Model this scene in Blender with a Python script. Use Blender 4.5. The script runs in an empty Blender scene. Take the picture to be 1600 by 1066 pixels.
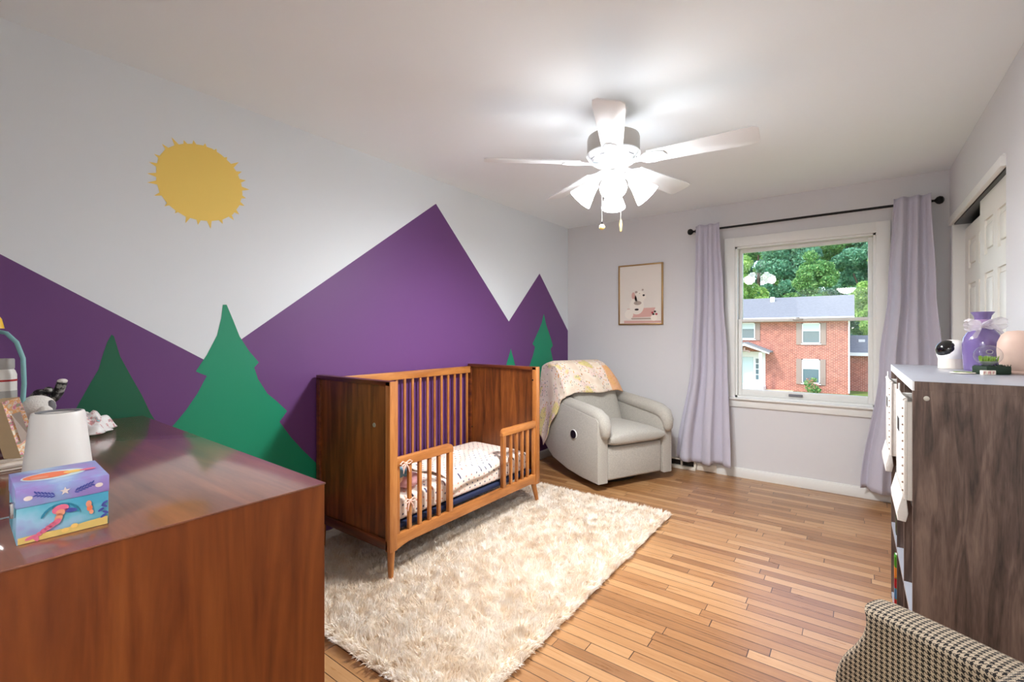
import bpy, bmesh, math, random
import numpy as np
from mathutils import Vector, Matrix
R = math.radians
SC = bpy.context.scene
COL = SC.collection

# ---------------------------------------------------------------- camera
cam_d = bpy.data.cameras.new('camera')
cam = bpy.data.objects.new('camera', cam_d); COL.objects.link(cam)
cam_d.sensor_width = 36.0
cam_d.lens = 36.0 * 720.1 / 1600
cam_d.shift_y = -(533.0 - 523.2) / 1600
cam_d.clip_start = 0.02; cam_d.clip_end = 400
cam.location = (2.5448, 0, 1.2622)
cam.rotation_euler = (R(90), 0, 0.6368)
SC.camera = cam

# ---------------------------------------------------------------- world, sun, exposure
W = bpy.data.worlds.new('World'); SC.world = W; W.use_nodes = True
wn = W.node_tree.nodes; wl = W.node_tree.links
sky = wn.new('ShaderNodeTexSky'); sky.sky_type = 'NISHITA'
sky.sun_disc = False; sky.sun_elevation = R(50); sky.sun_rotation = R(200); sky.air_density = 1.0; sky.dust_density = 1.0
wl.new(sky.outputs[0], wn['Background'].inputs[0]); wn['Background'].inputs[1].default_value = 0.32
sun_d = bpy.data.lights.new('sun', 'SUN'); sun_d.energy = 1.15; sun_d.angle = R(0.6); sun_d.color = (1, .95, .86)
sun = bpy.data.objects.new('sun', sun_d); COL.objects.link(sun)
sun.rotation_euler = Vector((.32, .62, -.72)).to_track_quat('-Z', 'Y').to_euler()
FAN_POINT = 40.0      # W per bulb
FAN_EMIT = 11.0
HALL_FILL_W = 48.0  # W, added fill lamp in the unseen hallway
SC.view_settings.view_transform = 'Standard'; SC.view_settings.look = 'None'
SC.view_settings.exposure = 0.97; SC.view_settings.gamma = 1.0; SC.view_settings.use_curve_mapping = False
SC.cycles.max_bounces = 12; SC.cycles.diffuse_bounces = 8; SC.cycles.transparent_max_bounces = 16
SC.cycles.sample_clamp_indirect = 6.0
SC.cycles.use_denoising = True

# ---------------------------------------------------------------- materials
def lin(c):
    return tuple(((x / 255) / 12.92 if x / 255 <= .04045 else ((x / 255 + .055) / 1.055) ** 2.4) for x in c)
M = {}
def mat(name, rgb, rough=.6, metal=0, spec=.5, noise=0, nscale=20, bump=0, bscale=200, emit=0, trans=0, coat=0, sheen=0, alpha=1):
    m = bpy.data.materials.new(name); m.use_nodes = True
    nt = m.node_tree; b = nt.nodes['Principled BSDF']
    c = lin(rgb)
    b.inputs['Base Color'].default_value = (*c, 1); b.inputs['Roughness'].default_value = rough
    b.inputs['Metallic'].default_value = metal; b.inputs['Specular IOR Level'].default_value = spec
    b.inputs['Coat Weight'].default_value = coat; b.inputs['Sheen Weight'].default_value = sheen
    b.inputs['Alpha'].default_value = alpha
    if trans: b.inputs['Transmission Weight'].default_value = trans
    if emit:
        b.inputs['Emission Color'].default_value = (*c, 1); b.inputs['Emission Strength'].default_value = emit
    tc = nt.nodes.new('ShaderNodeTexCoord')
    if noise:
        n = nt.nodes.new('ShaderNodeTexNoise'); n.inputs['Scale'].default_value = nscale; n.inputs['Detail'].default_value = 4
        nt.links.new(tc.outputs['Object'], n.inputs['Vector'])
        mx = nt.nodes.new('ShaderNodeMix'); mx.data_type = 'RGBA'
        mx.inputs[6].default_value = (*[x * (1 - noise) for x in c], 1); mx.inputs[7].default_value = (*[min(1, x * (1 + noise)) for x in c], 1)
        nt.links.new(n.outputs['Fac'], mx.inputs[0]); nt.links.new(mx.outputs[2], b.inputs['Base Color'])
    if bump:
        n = nt.nodes.new('ShaderNodeTexNoise'); n.inputs['Scale'].default_value = bscale; n.inputs['Detail'].default_value = 3
        nt.links.new(tc.outputs['Object'], n.inputs['Vector'])
        bp = nt.nodes.new('ShaderNodeBump'); bp.inputs['Strength'].default_value = bump; bp.inputs['Distance'].default_value = .004
        nt.links.new(n.outputs['Fac'], bp.inputs['Height']); nt.links.new(bp.outputs[0], b.inputs['Normal'])
    M[name] = m
    return m

def ramp(nt, fac, stops):
    r = nt.nodes.new('ShaderNodeValToRGB'); e = r.color_ramp.elements
    while len(e) < len(stops): e.new(.5)
    for i, (p, c) in enumerate(stops):
        e[i].position = p; e[i].color = (*lin(c), 1)
    nt.links.new(fac, r.inputs[0]); return r.outputs[0]
def mth(nt, op, a, b=None, c=None):
    n = nt.nodes.new('ShaderNodeMath'); n.operation = op
    for i, v in enumerate((a, b, c)):
        if v is None: continue
        if isinstance(v, (int, float)): n.inputs[i].default_value = v
        else: nt.links.new(v, n.inputs[i])
    return n.outputs[0]
def comb(nt, x, y, z=0):
    n = nt.nodes.new('ShaderNodeCombineXYZ')
    for i, v in enumerate((x, y, z)):
        if isinstance(v, (int, float)): n.inputs[i].default_value = v
        else: nt.links.new(v, n.inputs[i])
    return n.outputs[0]
def basemat(name, rough=.5, coat=0):
    m = bpy.data.materials.new(name); m.use_nodes = True; nt = m.node_tree
    b = nt.nodes['Principled BSDF']; b.inputs['Roughness'].default_value = rough; b.inputs['Coat Weight'].default_value = coat
    b.inputs['Coat Roughness'].default_value = .12
    tc = nt.nodes.new('ShaderNodeTexCoord'); M[name] = m
    return m, nt, b, tc

def wood(name, dark, mid, light, axis='z', rough=.35, coat=.0, scale=1.0, planks=0, plank_axis='x', fig=1.0):
    m, nt, b, tc = basemat(name, rough, coat)
    mp = nt.nodes.new('ShaderNodeMapping'); st = {'x': (1, 10, 10), 'y': (10, 1, 10), 'z': (10, 10, 1)}[axis]
    mp.inputs['Scale'].default_value = [s * scale for s in st]
    vec = tc.outputs['Object']
    if planks:
        sx = nt.nodes.new('ShaderNodeSeparateXYZ'); nt.links.new(vec, sx.inputs[0])
        k = mth(nt, 'FLOOR', mth(nt, 'DIVIDE', sx.outputs['xyz'.index(plank_axis)], planks))
        wnz = nt.nodes.new('ShaderNodeTexWhiteNoise'); wnz.noise_dimensions = '1D'; nt.links.new(k, wnz.inputs['W'])
        add = nt.nodes.new('ShaderNodeVectorMath'); add.operation = 'MULTIPLY_ADD'
        nt.links.new(wnz.outputs['Color'], add.inputs[0]); add.inputs[1].default_value = (3, 3, 3); nt.links.new(vec, add.inputs[2]); vec = add.outputs[0]
    nt.links.new(vec, mp.inputs[0])
    n = nt.nodes.new('ShaderNodeTexNoise'); n.inputs['Scale'].default_value = 2.2; n.inputs['Detail'].default_value = 8; n.inputs['Distortion'].default_value = .6 * fig
    nt.links.new(mp.outputs[0], n.inputs['Vector'])
    n2 = nt.nodes.new('ShaderNodeTexNoise'); n2.inputs['Scale'].default_value = 18; n2.inputs['Detail'].default_value = 3
    nt.links.new(mp.outputs[0], n2.inputs['Vector'])
    f = mth(nt, 'ADD', mth(nt, 'MULTIPLY', n.outputs['Fac'], .8), mth(nt, 'MULTIPLY', n2.outputs['Fac'], .2))
    if planks:
        f = mth(nt, 'ADD', f, mth(nt, 'MULTIPLY', mth(nt, 'SUBTRACT', wnz.outputs['Value'], .5), .14))
    nt.links.new(ramp(nt, f, [(.32, dark), (.5, mid), (.68, light)]), b.inputs['Base Color'])
    return m

# wall paints
mat('wall_white', (222, 228, 232), .75, bump=.05, bscale=350)
mat('wall_grey', (212, 211, 212), .75, bump=.05, bscale=350)
mat('ceiling_white', (240, 246, 249), .85)
mat('trim_white', (228, 228, 224), .4)
mat('door_white', (232, 230, 222), .45)
mat('purple_paint', (101, 58, 116), .55)
mat('green_paint', (6, 138, 100), .5)
mat('dark_green_paint', (8, 92, 62), .5)
mat('yellow_paint', (242, 208, 104), .6)
mat('white_plastic', (236, 234, 230), .35)
mat('fan_white', (234, 238, 240), .4)
mat('fan_grey', (190, 186, 180), .35, metal=.3)
mat('black_metal', (14, 14, 15), .35, metal=.4)
mat('dark_plastic', (16, 16, 18), .35)
mat('black_gloss', (6, 7, 9), .06, coat=.6)
mat('curtain_lilac', (188, 184, 197), .85, sheen=.3, bump=.1, bscale=500)
mat('recliner_fabric', (172, 167, 157), .9, noise=.32, nscale=130, bump=.5, bscale=260, sheen=.2)
mat('cream_fabric', (238, 228, 214), .9)
mat('navy_fabric', (14, 28, 62), .8)
mat('brass', (176, 140, 92), .35, metal=.7)
mat('gold_ball', (226, 196, 120), .3)
mat('chrome', (200, 200, 200), .2, metal=1)
mat('bear_white', (236, 228, 216), .9)
mat('print_paper', (226, 218, 208), .8)
mat('print_pink', (214, 168, 158), .8)
mat('print_grey', (176, 160, 148), .8)
mat('print_dark', (50, 42, 40), .8)
mat('print_red', (170, 60, 70), .8)
mat('shelf_white', (240, 240, 240), .4)
mat('shelf_top', (158, 160, 168), .3, noise=.05, nscale=8)
mat('bin_white', (230, 226, 220), .8, bump=.4, bscale=160)
mat('bin_stud', (130, 106, 88), .6)
mat('purple_glaze', (114, 97, 148), .12, coat=.5)
mat('ribbon_purple', (160, 130, 170), .5)
mat('pink_ceramic', (208, 178, 162), .55)
mat('leaf_dark', (10, 40, 20), .7)
mat('leaf_lime', (120, 150, 40), .7)
mat('teal_plastic', (130, 182, 184), .45)
mat('yellow_plastic', (236, 190, 40), .4)
mat('red_plastic', (168, 20, 26), .5)
mat('green_plastic', (70, 140, 30), .5)
mat('blue_plastic', (70, 120, 160), .5)
mat('orange_plastic', (220, 130, 40), .5)
mat('maroon', (60, 12, 20), .6)
mat('label_white', (226, 224, 218), .5)
mat('bottle_grey', (170, 168, 164), .5)
mat('amber', (180, 96, 30), .4)
mat('pale_wood', (206, 180, 140), .6, noise=.08, nscale=40)
mat('plush_white', (226, 222, 216), .95, bump=.5, bscale=200)
mat('plush_grey', (120, 120, 124), .95)
mat('plush_teal', (110, 150, 170), .9)
mat('plush_pink', (222, 170, 176), .9)
mat('skin_doll', (228, 190, 160), .8)
mat('ribbon_peach', (236, 190, 172), .8)
mat('snow_glass_base', (190, 190, 190), .3)
mat('box_sand', (220, 190, 110), .6, noise=.08, nscale=60)
mat('box_shell', (226, 212, 206), .6)
mat('box_plant', (70, 78, 160), .6)
mat('box_skin', (226, 150, 120), .6)
mat('box_pink', (220, 110, 140), .6)
mat('box_orange', (230, 120, 80), .6)
mat('box_tealleaf', (40, 130, 160), .6)
mat('box_yellow', (236, 196, 110), .6)
mat('box_pale', (200, 220, 226), .6)
mat('vent_white', (222, 214, 200), .5)
mat('screw', (190, 184, 172), .35, metal=.6)
# outdoors
mat('roof_shingle', (134, 134, 134), .9, noise=.22, nscale=6)
mat('house_white', (232, 232, 228), .6)
mat('house_soffit', (206, 204, 198), .8)
mat('shutter', (150, 130, 118), .7)
mat('house_glass', (96, 116, 122), .1)
mat('blind', (196, 208, 204), .6)
mat('door_pale', (190, 208, 206), .5)
mat('grass', (120, 140, 62), .95, noise=.35, nscale=2)
mat('path_stone', (224, 200, 160), .9, noise=.1, nscale=1)
mat('trunk', (84, 70, 56), .9)
mat('bush_green', (70, 96, 44), .8)
mat('bush_pink', (196, 120, 110), .8)

wood('crib_wood', (76, 38, 12), (118, 64, 24), (148, 86, 36), 'z', .38, .1, 1.0, planks=.17, plank_axis='x')
wood('crib_wood_long', (134, 78, 32), (172, 108, 52), (196, 132, 70), 'y', .38, .1)
wood('crib_wood_post', (134, 78, 32), (172, 108, 52), (196, 132, 70), 'z', .38, .1)
wood('crib_wood_top', (60, 24, 8), (96, 46, 18), (130, 66, 28), 'x', .32, .15)
wood('dresser_side', (96, 42, 12), (118, 58, 20), (134, 72, 28), 'z', .42, 0, .45, fig=5.0)
wood('dresser_top', (100, 50, 34), (120, 66, 44), (138, 80, 54), 'x', .3, 1.0, .8)
M['dresser_top'].node_tree.nodes['Principled BSDF'].inputs['Coat IOR'].default_value = 1.9
wood('shelf_wood', (54, 40, 34), (96, 76, 66), (128, 106, 94), 'z', .55, 0, 1.6, fig=2.0)

# oak strip floor: boards run along X, 57 mm wide
m, nt, b, tc = basemat('oak_floor', .22, .35); b.inputs['Coat Roughness'].default_value = .3
sx = nt.nodes.new('ShaderNodeSeparateXYZ'); nt.links.new(tc.outputs['Object'], sx.inputs[0])
ry = mth(nt, 'DIVIDE', sx.outputs[1], .057); row = mth(nt, 'FLOOR', ry)
w1 = nt.nodes.new('ShaderNodeTexWhiteNoise'); w1.noise_dimensions = '1D'; nt.links.new(row, w1.inputs['W'])
cx = mth(nt, 'DIVIDE', mth(nt, 'ADD', sx.outputs[0], mth(nt, 'MULTIPLY', w1.outputs['Value'], 7.3)), mth(nt, 'ADD', .5, mth(nt, 'MULTIPLY', w1.outputs['Value'], .5)))
colm = mth(nt, 'FLOOR', cx)
w2 = nt.nodes.new('ShaderNodeTexWhiteNoise'); w2.noise_dimensions = '2D'; nt.links.new(comb(nt, row, colm), w2.inputs['Vector'])
gv = comb(nt, mth(nt, 'ADD', mth(nt, 'MULTIPLY', sx.outputs[0], 3.0), mth(nt, 'MULTIPLY', w2.outputs['Value'], 40)), mth(nt, 'MULTIPLY', sx.outputs[1], 55), 0)
gn = nt.nodes.new('ShaderNodeTexNoise'); gn.inputs['Scale'].default_value = 1.6; gn.inputs['Detail'].default_value = 6; gn.inputs['Distortion'].default_value = .8; nt.links.new(gv, gn.inputs['Vector'])
f = mth(nt, 'ADD', mth(nt, 'MULTIPLY', w2.outputs['Value'], .52), mth(nt, 'MULTIPLY', gn.outputs['Fac'], .48))
base = ramp(nt, f, [(.10, (116, 76, 42)), (.36, (152, 106, 64)), (.62, (172, 127, 82)), (.90, (190, 149, 106))])
fy = mth(nt, 'FRACT', ry); ey = mth(nt, 'MINIMUM', fy, mth(nt, 'SUBTRACT', 1, fy))
fx = mth(nt, 'FRACT', cx); ex = mth(nt, 'MULTIPLY', mth(nt, 'MINIMUM', fx, mth(nt, 'SUBTRACT', 1, fx)), 12)
gap = mth(nt, 'LESS_THAN', mth(nt, 'MINIMUM', ey, ex), .028)
mx = nt.nodes.new('ShaderNodeMix'); mx.data_type = 'RGBA'; nt.links.new(gap, mx.inputs[0]); nt.links.new(base, mx.inputs[6]); mx.inputs[7].default_value = (*lin((62, 34, 14)), 1)
nt.links.new(mx.outputs[2], b.inputs['Base Color'])
nt.links.new(mth(nt, 'ADD', .22, mth(nt, 'MULTIPLY', gn.outputs['Fac'], .16)), b.inputs['Roughness'])
bp = nt.nodes.new('ShaderNodeBump'); bp.inputs['Strength'].default_value = .35; bp.inputs['Distance'].default_value = .002
nt.links.new(mth(nt, 'SUBTRACT', mth(nt, 'MULTIPLY', w2.outputs['Value'], .5), gap), bp.inputs['Height']); nt.links.new(bp.outputs[0], b.inputs['Normal'])

# houndstooth woven from UV metres
m, nt, b, tc = basemat('houndstooth', .9)
sx = nt.nodes.new('ShaderNodeSeparateXYZ'); nt.links.new(tc.outputs['UV'], sx.inputs[0])
T = .0112 / 8
ix = mth(nt, 'FLOOR', mth(nt, 'DIVIDE', sx.outputs[0], T)); iy = mth(nt, 'FLOOR', mth(nt, 'DIVIDE', sx.outputs[1], T))
def fmod(a, k): return mth(nt, 'FLOORED_MODULO', a, k)
tw = mth(nt, 'LESS_THAN', fmod(mth(nt, 'ADD', ix, iy), 4), 1.5)
wa = mth(nt, 'LESS_THAN', fmod(ix, 8), 3.5); we = mth(nt, 'LESS_THAN', fmod(iy, 8), 3.5)
pat = mth(nt, 'ADD', mth(nt, 'MULTIPLY', tw, wa), mth(nt, 'MULTIPLY', mth(nt, 'SUBTRACT', 1, tw), we))
nt.links.new(ramp(nt, pat, [(.4, (22, 18, 18)), (.6, (180, 164, 142))]), b.inputs['Base Color'])
mat('seat_tweed', (196, 186, 160), .9, noise=.15, nscale=300)

# dotted sheet
m, nt, b, tc = basemat('dotted_sheet', .9)
sx = nt.nodes.new('ShaderNodeSeparateXYZ'); nt.links.new(tc.outputs['Object'], sx.inputs[0])
yy = mth(nt, 'ADD', sx.outputs[0], sx.outputs[2])
u_ = mth(nt, 'DIVIDE', mth(nt, 'ADD', sx.outputs[1], yy), .048); v_ = mth(nt, 'DIVIDE', mth(nt, 'SUBTRACT', sx.outputs[1], yy), .048)
du = mth(nt, 'SUBTRACT', mth(nt, 'FRACT', u_), .5); dv = mth(nt, 'SUBTRACT', mth(nt, 'FRACT', v_), .5)
d2 = mth(nt, 'ADD', mth(nt, 'MULTIPLY', du, du), mth(nt, 'MULTIPLY', dv, dv))
wn2 = nt.nodes.new('ShaderNodeTexWhiteNoise'); wn2.noise_dimensions = '2D'; nt.links.new(comb(nt, mth(nt, 'FLOOR', u_), mth(nt, 'FLOOR', v_)), wn2.inputs['Vector'])
dc = ramp(nt, wn2.outputs['Value'], [(0, (60, 60, 84)), (.45, (90, 88, 110)), (.55, (200, 130, 110)), (1, (220, 160, 130))])
mx = nt.nodes.new('ShaderNodeMix'); mx.data_type = 'RGBA'; nt.links.new(mth(nt, 'LESS_THAN', d2, .028), mx.inputs[0]); mx.inputs[6].default_value = (*lin((224, 210, 198)), 1); nt.links.new(dc, mx.inputs[7])
nt.links.new(mx.outputs[2], b.inputs['Base Color'])

# patterned quilt (UV metres)
m, nt, b, tc = basemat('quilt_print', .9)
def vor(scale, th, stops, off=0):
    v = nt.nodes.new('ShaderNodeTexVoronoi'); v.inputs['Scale'].default_value = scale
    mp = nt.nodes.new('ShaderNodeMapping'); mp.inputs['Location'].default_value = (off, off, 0); nt.links.new(tc.outputs['UV'], mp.inputs[0]); nt.links.new(mp.outputs[0], v.inputs['Vector'])
    s = nt.nodes.new('ShaderNodeSeparateColor'); nt.links.new(v.outputs['Color'], s.inputs[0])
    return mth(nt, 'LESS_THAN', v.outputs['Distance'], th), ramp(nt, s.outputs[0], stops)
big = nt.nodes.new('ShaderNodeTexNoise'); big.inputs['Scale'].default_value = 5; nt.links.new(tc.outputs['UV'], big.inputs['Vector'])
qb = ramp(nt, big.outputs['Fac'], [(.38, (226, 206, 184)), (.46, (236, 222, 204)), (.54, (232, 206, 196)), (.60, (222, 206, 140))])
sq = nt.nodes.new('ShaderNodeSeparateXYZ'); nt.links.new(tc.outputs['UV'], sq.inputs[0])
o1, c1 = vor(46, .31, [(0, (214, 150, 130)), (.3, (220, 170, 90)), (.6, (170, 170, 140)), (.85, (140, 136, 130))])
gate = mth(nt, 'GREATER_THAN', big.outputs['Fac'], .44)
mx = nt.nodes.new('ShaderNodeMix'); mx.data_type = 'RGBA'; nt.links.new(mth(nt, 'MULTIPLY', o1, gate), mx.inputs[0]); nt.links.new(qb, mx.inputs[6]); nt.links.new(c1, mx.inputs[7])
o2, c2 = vor(9, .09, [(0, (60, 60, 60)), (.5, (236, 160, 90)), (.9, (90, 120, 90))], 3.3)
mx2 = nt.nodes.new('ShaderNodeMix'); mx2.data_type = 'RGBA'; nt.links.new(o2, mx2.inputs[0]); nt.links.new(mx.outputs[2], mx2.inputs[6]); nt.links.new(c2, mx2.inputs[7])
orr = mth(nt, 'MULTIPLY', mth(nt, 'GREATER_THAN', mth(nt, 'ADD', sq.outputs[0], mth(nt, 'MULTIPLY', big.outputs['Fac'], .05)), .655), mth(nt, 'LESS_THAN', sq.outputs[1], .27))
mx3 = nt.nodes.new('ShaderNodeMix'); mx3.data_type = 'RGBA'; nt.links.new(mth(nt, 'MULTIPLY', mth(nt, 'MULTIPLY', orr, .75), 1.0), mx3.inputs[0]); nt.links.new(mx2.outputs[2], mx3.inputs[6]); mx3.inputs[7].default_value = (*lin((236, 170, 110)), 1)
nt.links.new(mx3.outputs[2], b.inputs['Base Color'])

# music box paper
def boxpaint(name, stops, sc=9, ax=0):
    m, nt, b, tc = basemat(name, .5)
    n = nt.nodes.new('ShaderNodeTexNoise'); n.inputs['Scale'].default_value = sc; n.inputs['Detail'].default_value = 3; nt.links.new(tc.outputs['Object'], n.inputs['Vector'])
    nt.links.new(ramp(nt, n.outputs['Fac'], stops), b.inputs['Base Color'])
boxpaint('box_lid_paper', [(.35, (150, 130, 196)), (.5, (140, 160, 208)), (.62, (170, 196, 224)), (.75, (178, 150, 200))], 14)
boxpaint('box_sea_paper', [(.35, (70, 156, 186)), (.5, (110, 180, 200)), (.62, (150, 190, 216)), (.75, (150, 140, 200))], 16)
boxpaint('floral_paper', [(.38, (240, 226, 200)), (.47, (230, 150, 60)), (.52, (240, 230, 216)), (.58, (220, 110, 140)), (.64, (150, 160, 120))], 60)
boxpaint('cloth_print', [(.42, (226, 224, 222)), (.56, (232, 228, 226)), (.63, (200, 130, 130)), (.7, (130, 180, 184))], 50)
boxpaint('tabby_fur', [(.42, (24, 24, 26)), (.5, (64, 64, 62)), (.58, (150, 150, 142))], 60)
boxpaint('dark_book', [(.4, (20, 24, 26)), (.6, (60, 70, 40)), (.7, (120, 130, 60))], 20)

# rug pile
m, nt, b, tc = basemat('rug_pile', .95)
n = nt.nodes.new('ShaderNodeTexNoise'); n.inputs['Scale'].default_value = 16; n.inputs['Detail'].default_value = 4; nt.links.new(tc.outputs['Object'], n.inputs['Vector'])
nt.links.new(ramp(nt, n.outputs['Fac'], [(.3, (234, 216, 192)), (.46, (246, 235, 220)), (.6, (252, 247, 240))]), b.inputs['Base Color'])
b.inputs['Specular IOR Level'].default_value = .1
tr = nt.nodes.new('ShaderNodeBsdfTranslucent'); tr.inputs[0].default_value = (.86, .81, .74, 1)
ms = nt.nodes.new('ShaderNodeMixShader'); ms.inputs[0].default_value = .45
nt.links.new(b.outputs[0], ms.inputs[1]); nt.links.new(tr.outputs[0], ms.inputs[2]); nt.links.new(ms.outputs[0], nt.nodes['Material Output'].inputs[0])
mat('rug_backing', (236, 224, 204), .95)

# brick
m, nt, b, tc = basemat('brick', .9)
sx = nt.nodes.new('ShaderNodeSeparateXYZ'); nt.links.new(tc.outputs['Object'], sx.inputs[0])
br = nt.nodes.new('ShaderNodeTexBrick'); nt.links.new(comb(nt, mth(nt, 'ADD', sx.outputs[0], sx.outputs[1]), sx.outputs[2]), br.inputs['Vector'])
br.inputs['Color1'].default_value = (*lin((178, 104, 88)), 1); br.inputs['Color2'].default_value = (*lin((152, 84, 72)), 1); br.inputs['Mortar'].default_value = (*lin((210, 170, 150)), 1)
br.inputs['Scale'].default_value = 1; br.inputs['Brick Width'].default_value = .26; br.inputs['Row Height'].default_value = .095; br.inputs['Mortar Size'].default_value = .012
nz = nt.nodes.new('ShaderNodeTexNoise'); nz.inputs['Scale'].default_value = 3; nt.links.new(tc.outputs['Object'], nz.inputs['Vector'])
mx = nt.nodes.new('ShaderNodeMix'); mx.data_type = 'RGBA'; mx.blend_type = 'MULTIPLY'; mx.inputs[0].default_value = .6; nt.links.new(br.outputs['Color'], mx.inputs[6])
nt.links.new(ramp(nt, nz.outputs['Fac'], [(.3, (200, 190, 190)), (.6, (255, 250, 245))]), mx.inputs[7]); nt.links.new(mx.outputs[2], b.inputs['Base Color'])

def leafmat(name, a, c, d):
    m, nt, b, tc = basemat(name, .6)
    g = nt.nodes.new('ShaderNodeNewGeometry')
    nt.links.new(ramp(nt, g.outputs['Random Per Island'], [(0, a), (.5, c), (1, d)]), b.inputs['Base Color'])
    tr = nt.nodes.new('ShaderNodeBsdfTranslucent'); tr.inputs[0].default_value = (*lin(d), 1)
    ms = nt.nodes.new('ShaderNodeMixShader'); ms.inputs[0].default_value = .35
    nt.links.new(b.outputs[0], ms.inputs[1]); nt.links.new(tr.outputs[0], ms.inputs[2]); nt.links.new(ms.outputs[0], nt.nodes['Material Output'].inputs[0])
leafmat('leaves_deep', (34, 84, 44), (96, 156, 82), (176, 214, 132))
leafmat('leaves_fresh', (96, 150, 66), (150, 196, 100), (206, 226, 134))
leafmat('leaves_blue', (34, 84, 66), (86, 148, 112), (164, 212, 170))

# glass
def glassmat(name, tint=(1, 1, 1), refl=.08):
    m = bpy.data.materials.new(name); m.use_nodes = True; nt = m.node_tree
    t = nt.nodes.new('ShaderNodeBsdfTransparent'); t.inputs[0].default_value = (*tint, 1)
    g = nt.nodes.new('ShaderNodeBsdfGlossy'); g.inputs['Roughness'].default_value = .0
    lw = nt.nodes.new('ShaderNodeFresnel'); lw.inputs[0].default_value = 1.5
    ms = nt.nodes.new('ShaderNodeMixShader'); nt.links.new(lw.outputs[0], ms.inputs[0]); nt.links.new(t.outputs[0], ms.inputs[1]); nt.links.new(g.outputs[0], ms.inputs[2])
    nt.links.new(ms.outputs[0], nt.nodes['Material Output'].inputs[0]); M[name] = m
glassmat('window_glass'); glassmat('dome_glass', (.95, .97, .97))
nt = M['dome_glass'].node_tree; lw = nt.nodes.new('ShaderNodeLayerWeight'); lw.inputs[0].default_value = .5
msn = [n for n in nt.nodes if n.type == 'MIX_SHADER'][0]
nt.links.new(mth(nt, 'ADD', .04, mth(nt, 'MULTIPLY', mth(nt, 'POWER', lw.outputs['Facing'], 4), .7)), msn.inputs[0])
# sheer bow
m = bpy.data.materials.new('sheer'); m.use_nodes = True; nt = m.node_tree
t = nt.nodes.new('ShaderNodeBsdfTransparent'); d = nt.nodes.new('ShaderNodeBsdfDiffuse'); d.inputs[0].default_value = (*lin((240, 236, 240)), 1)
ms = nt.nodes.new('ShaderNodeMixShader'); ms.inputs[0].default_value = .5; nt.links.new(t.outputs[0], ms.inputs[1]); nt.links.new(d.outputs[0], ms.inputs[2]); nt.links.new(ms.outputs[0], nt.nodes['Material Output'].inputs[0]); M['sheer'] = m
# glowing glass lamp shade
mat('lit_shade', (248, 251, 255), .4, emit=FAN_EMIT)
mat('hall_fill_shade', (255, 248, 238), .4, emit=8)  # glow of the added hallway fill lamp

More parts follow.
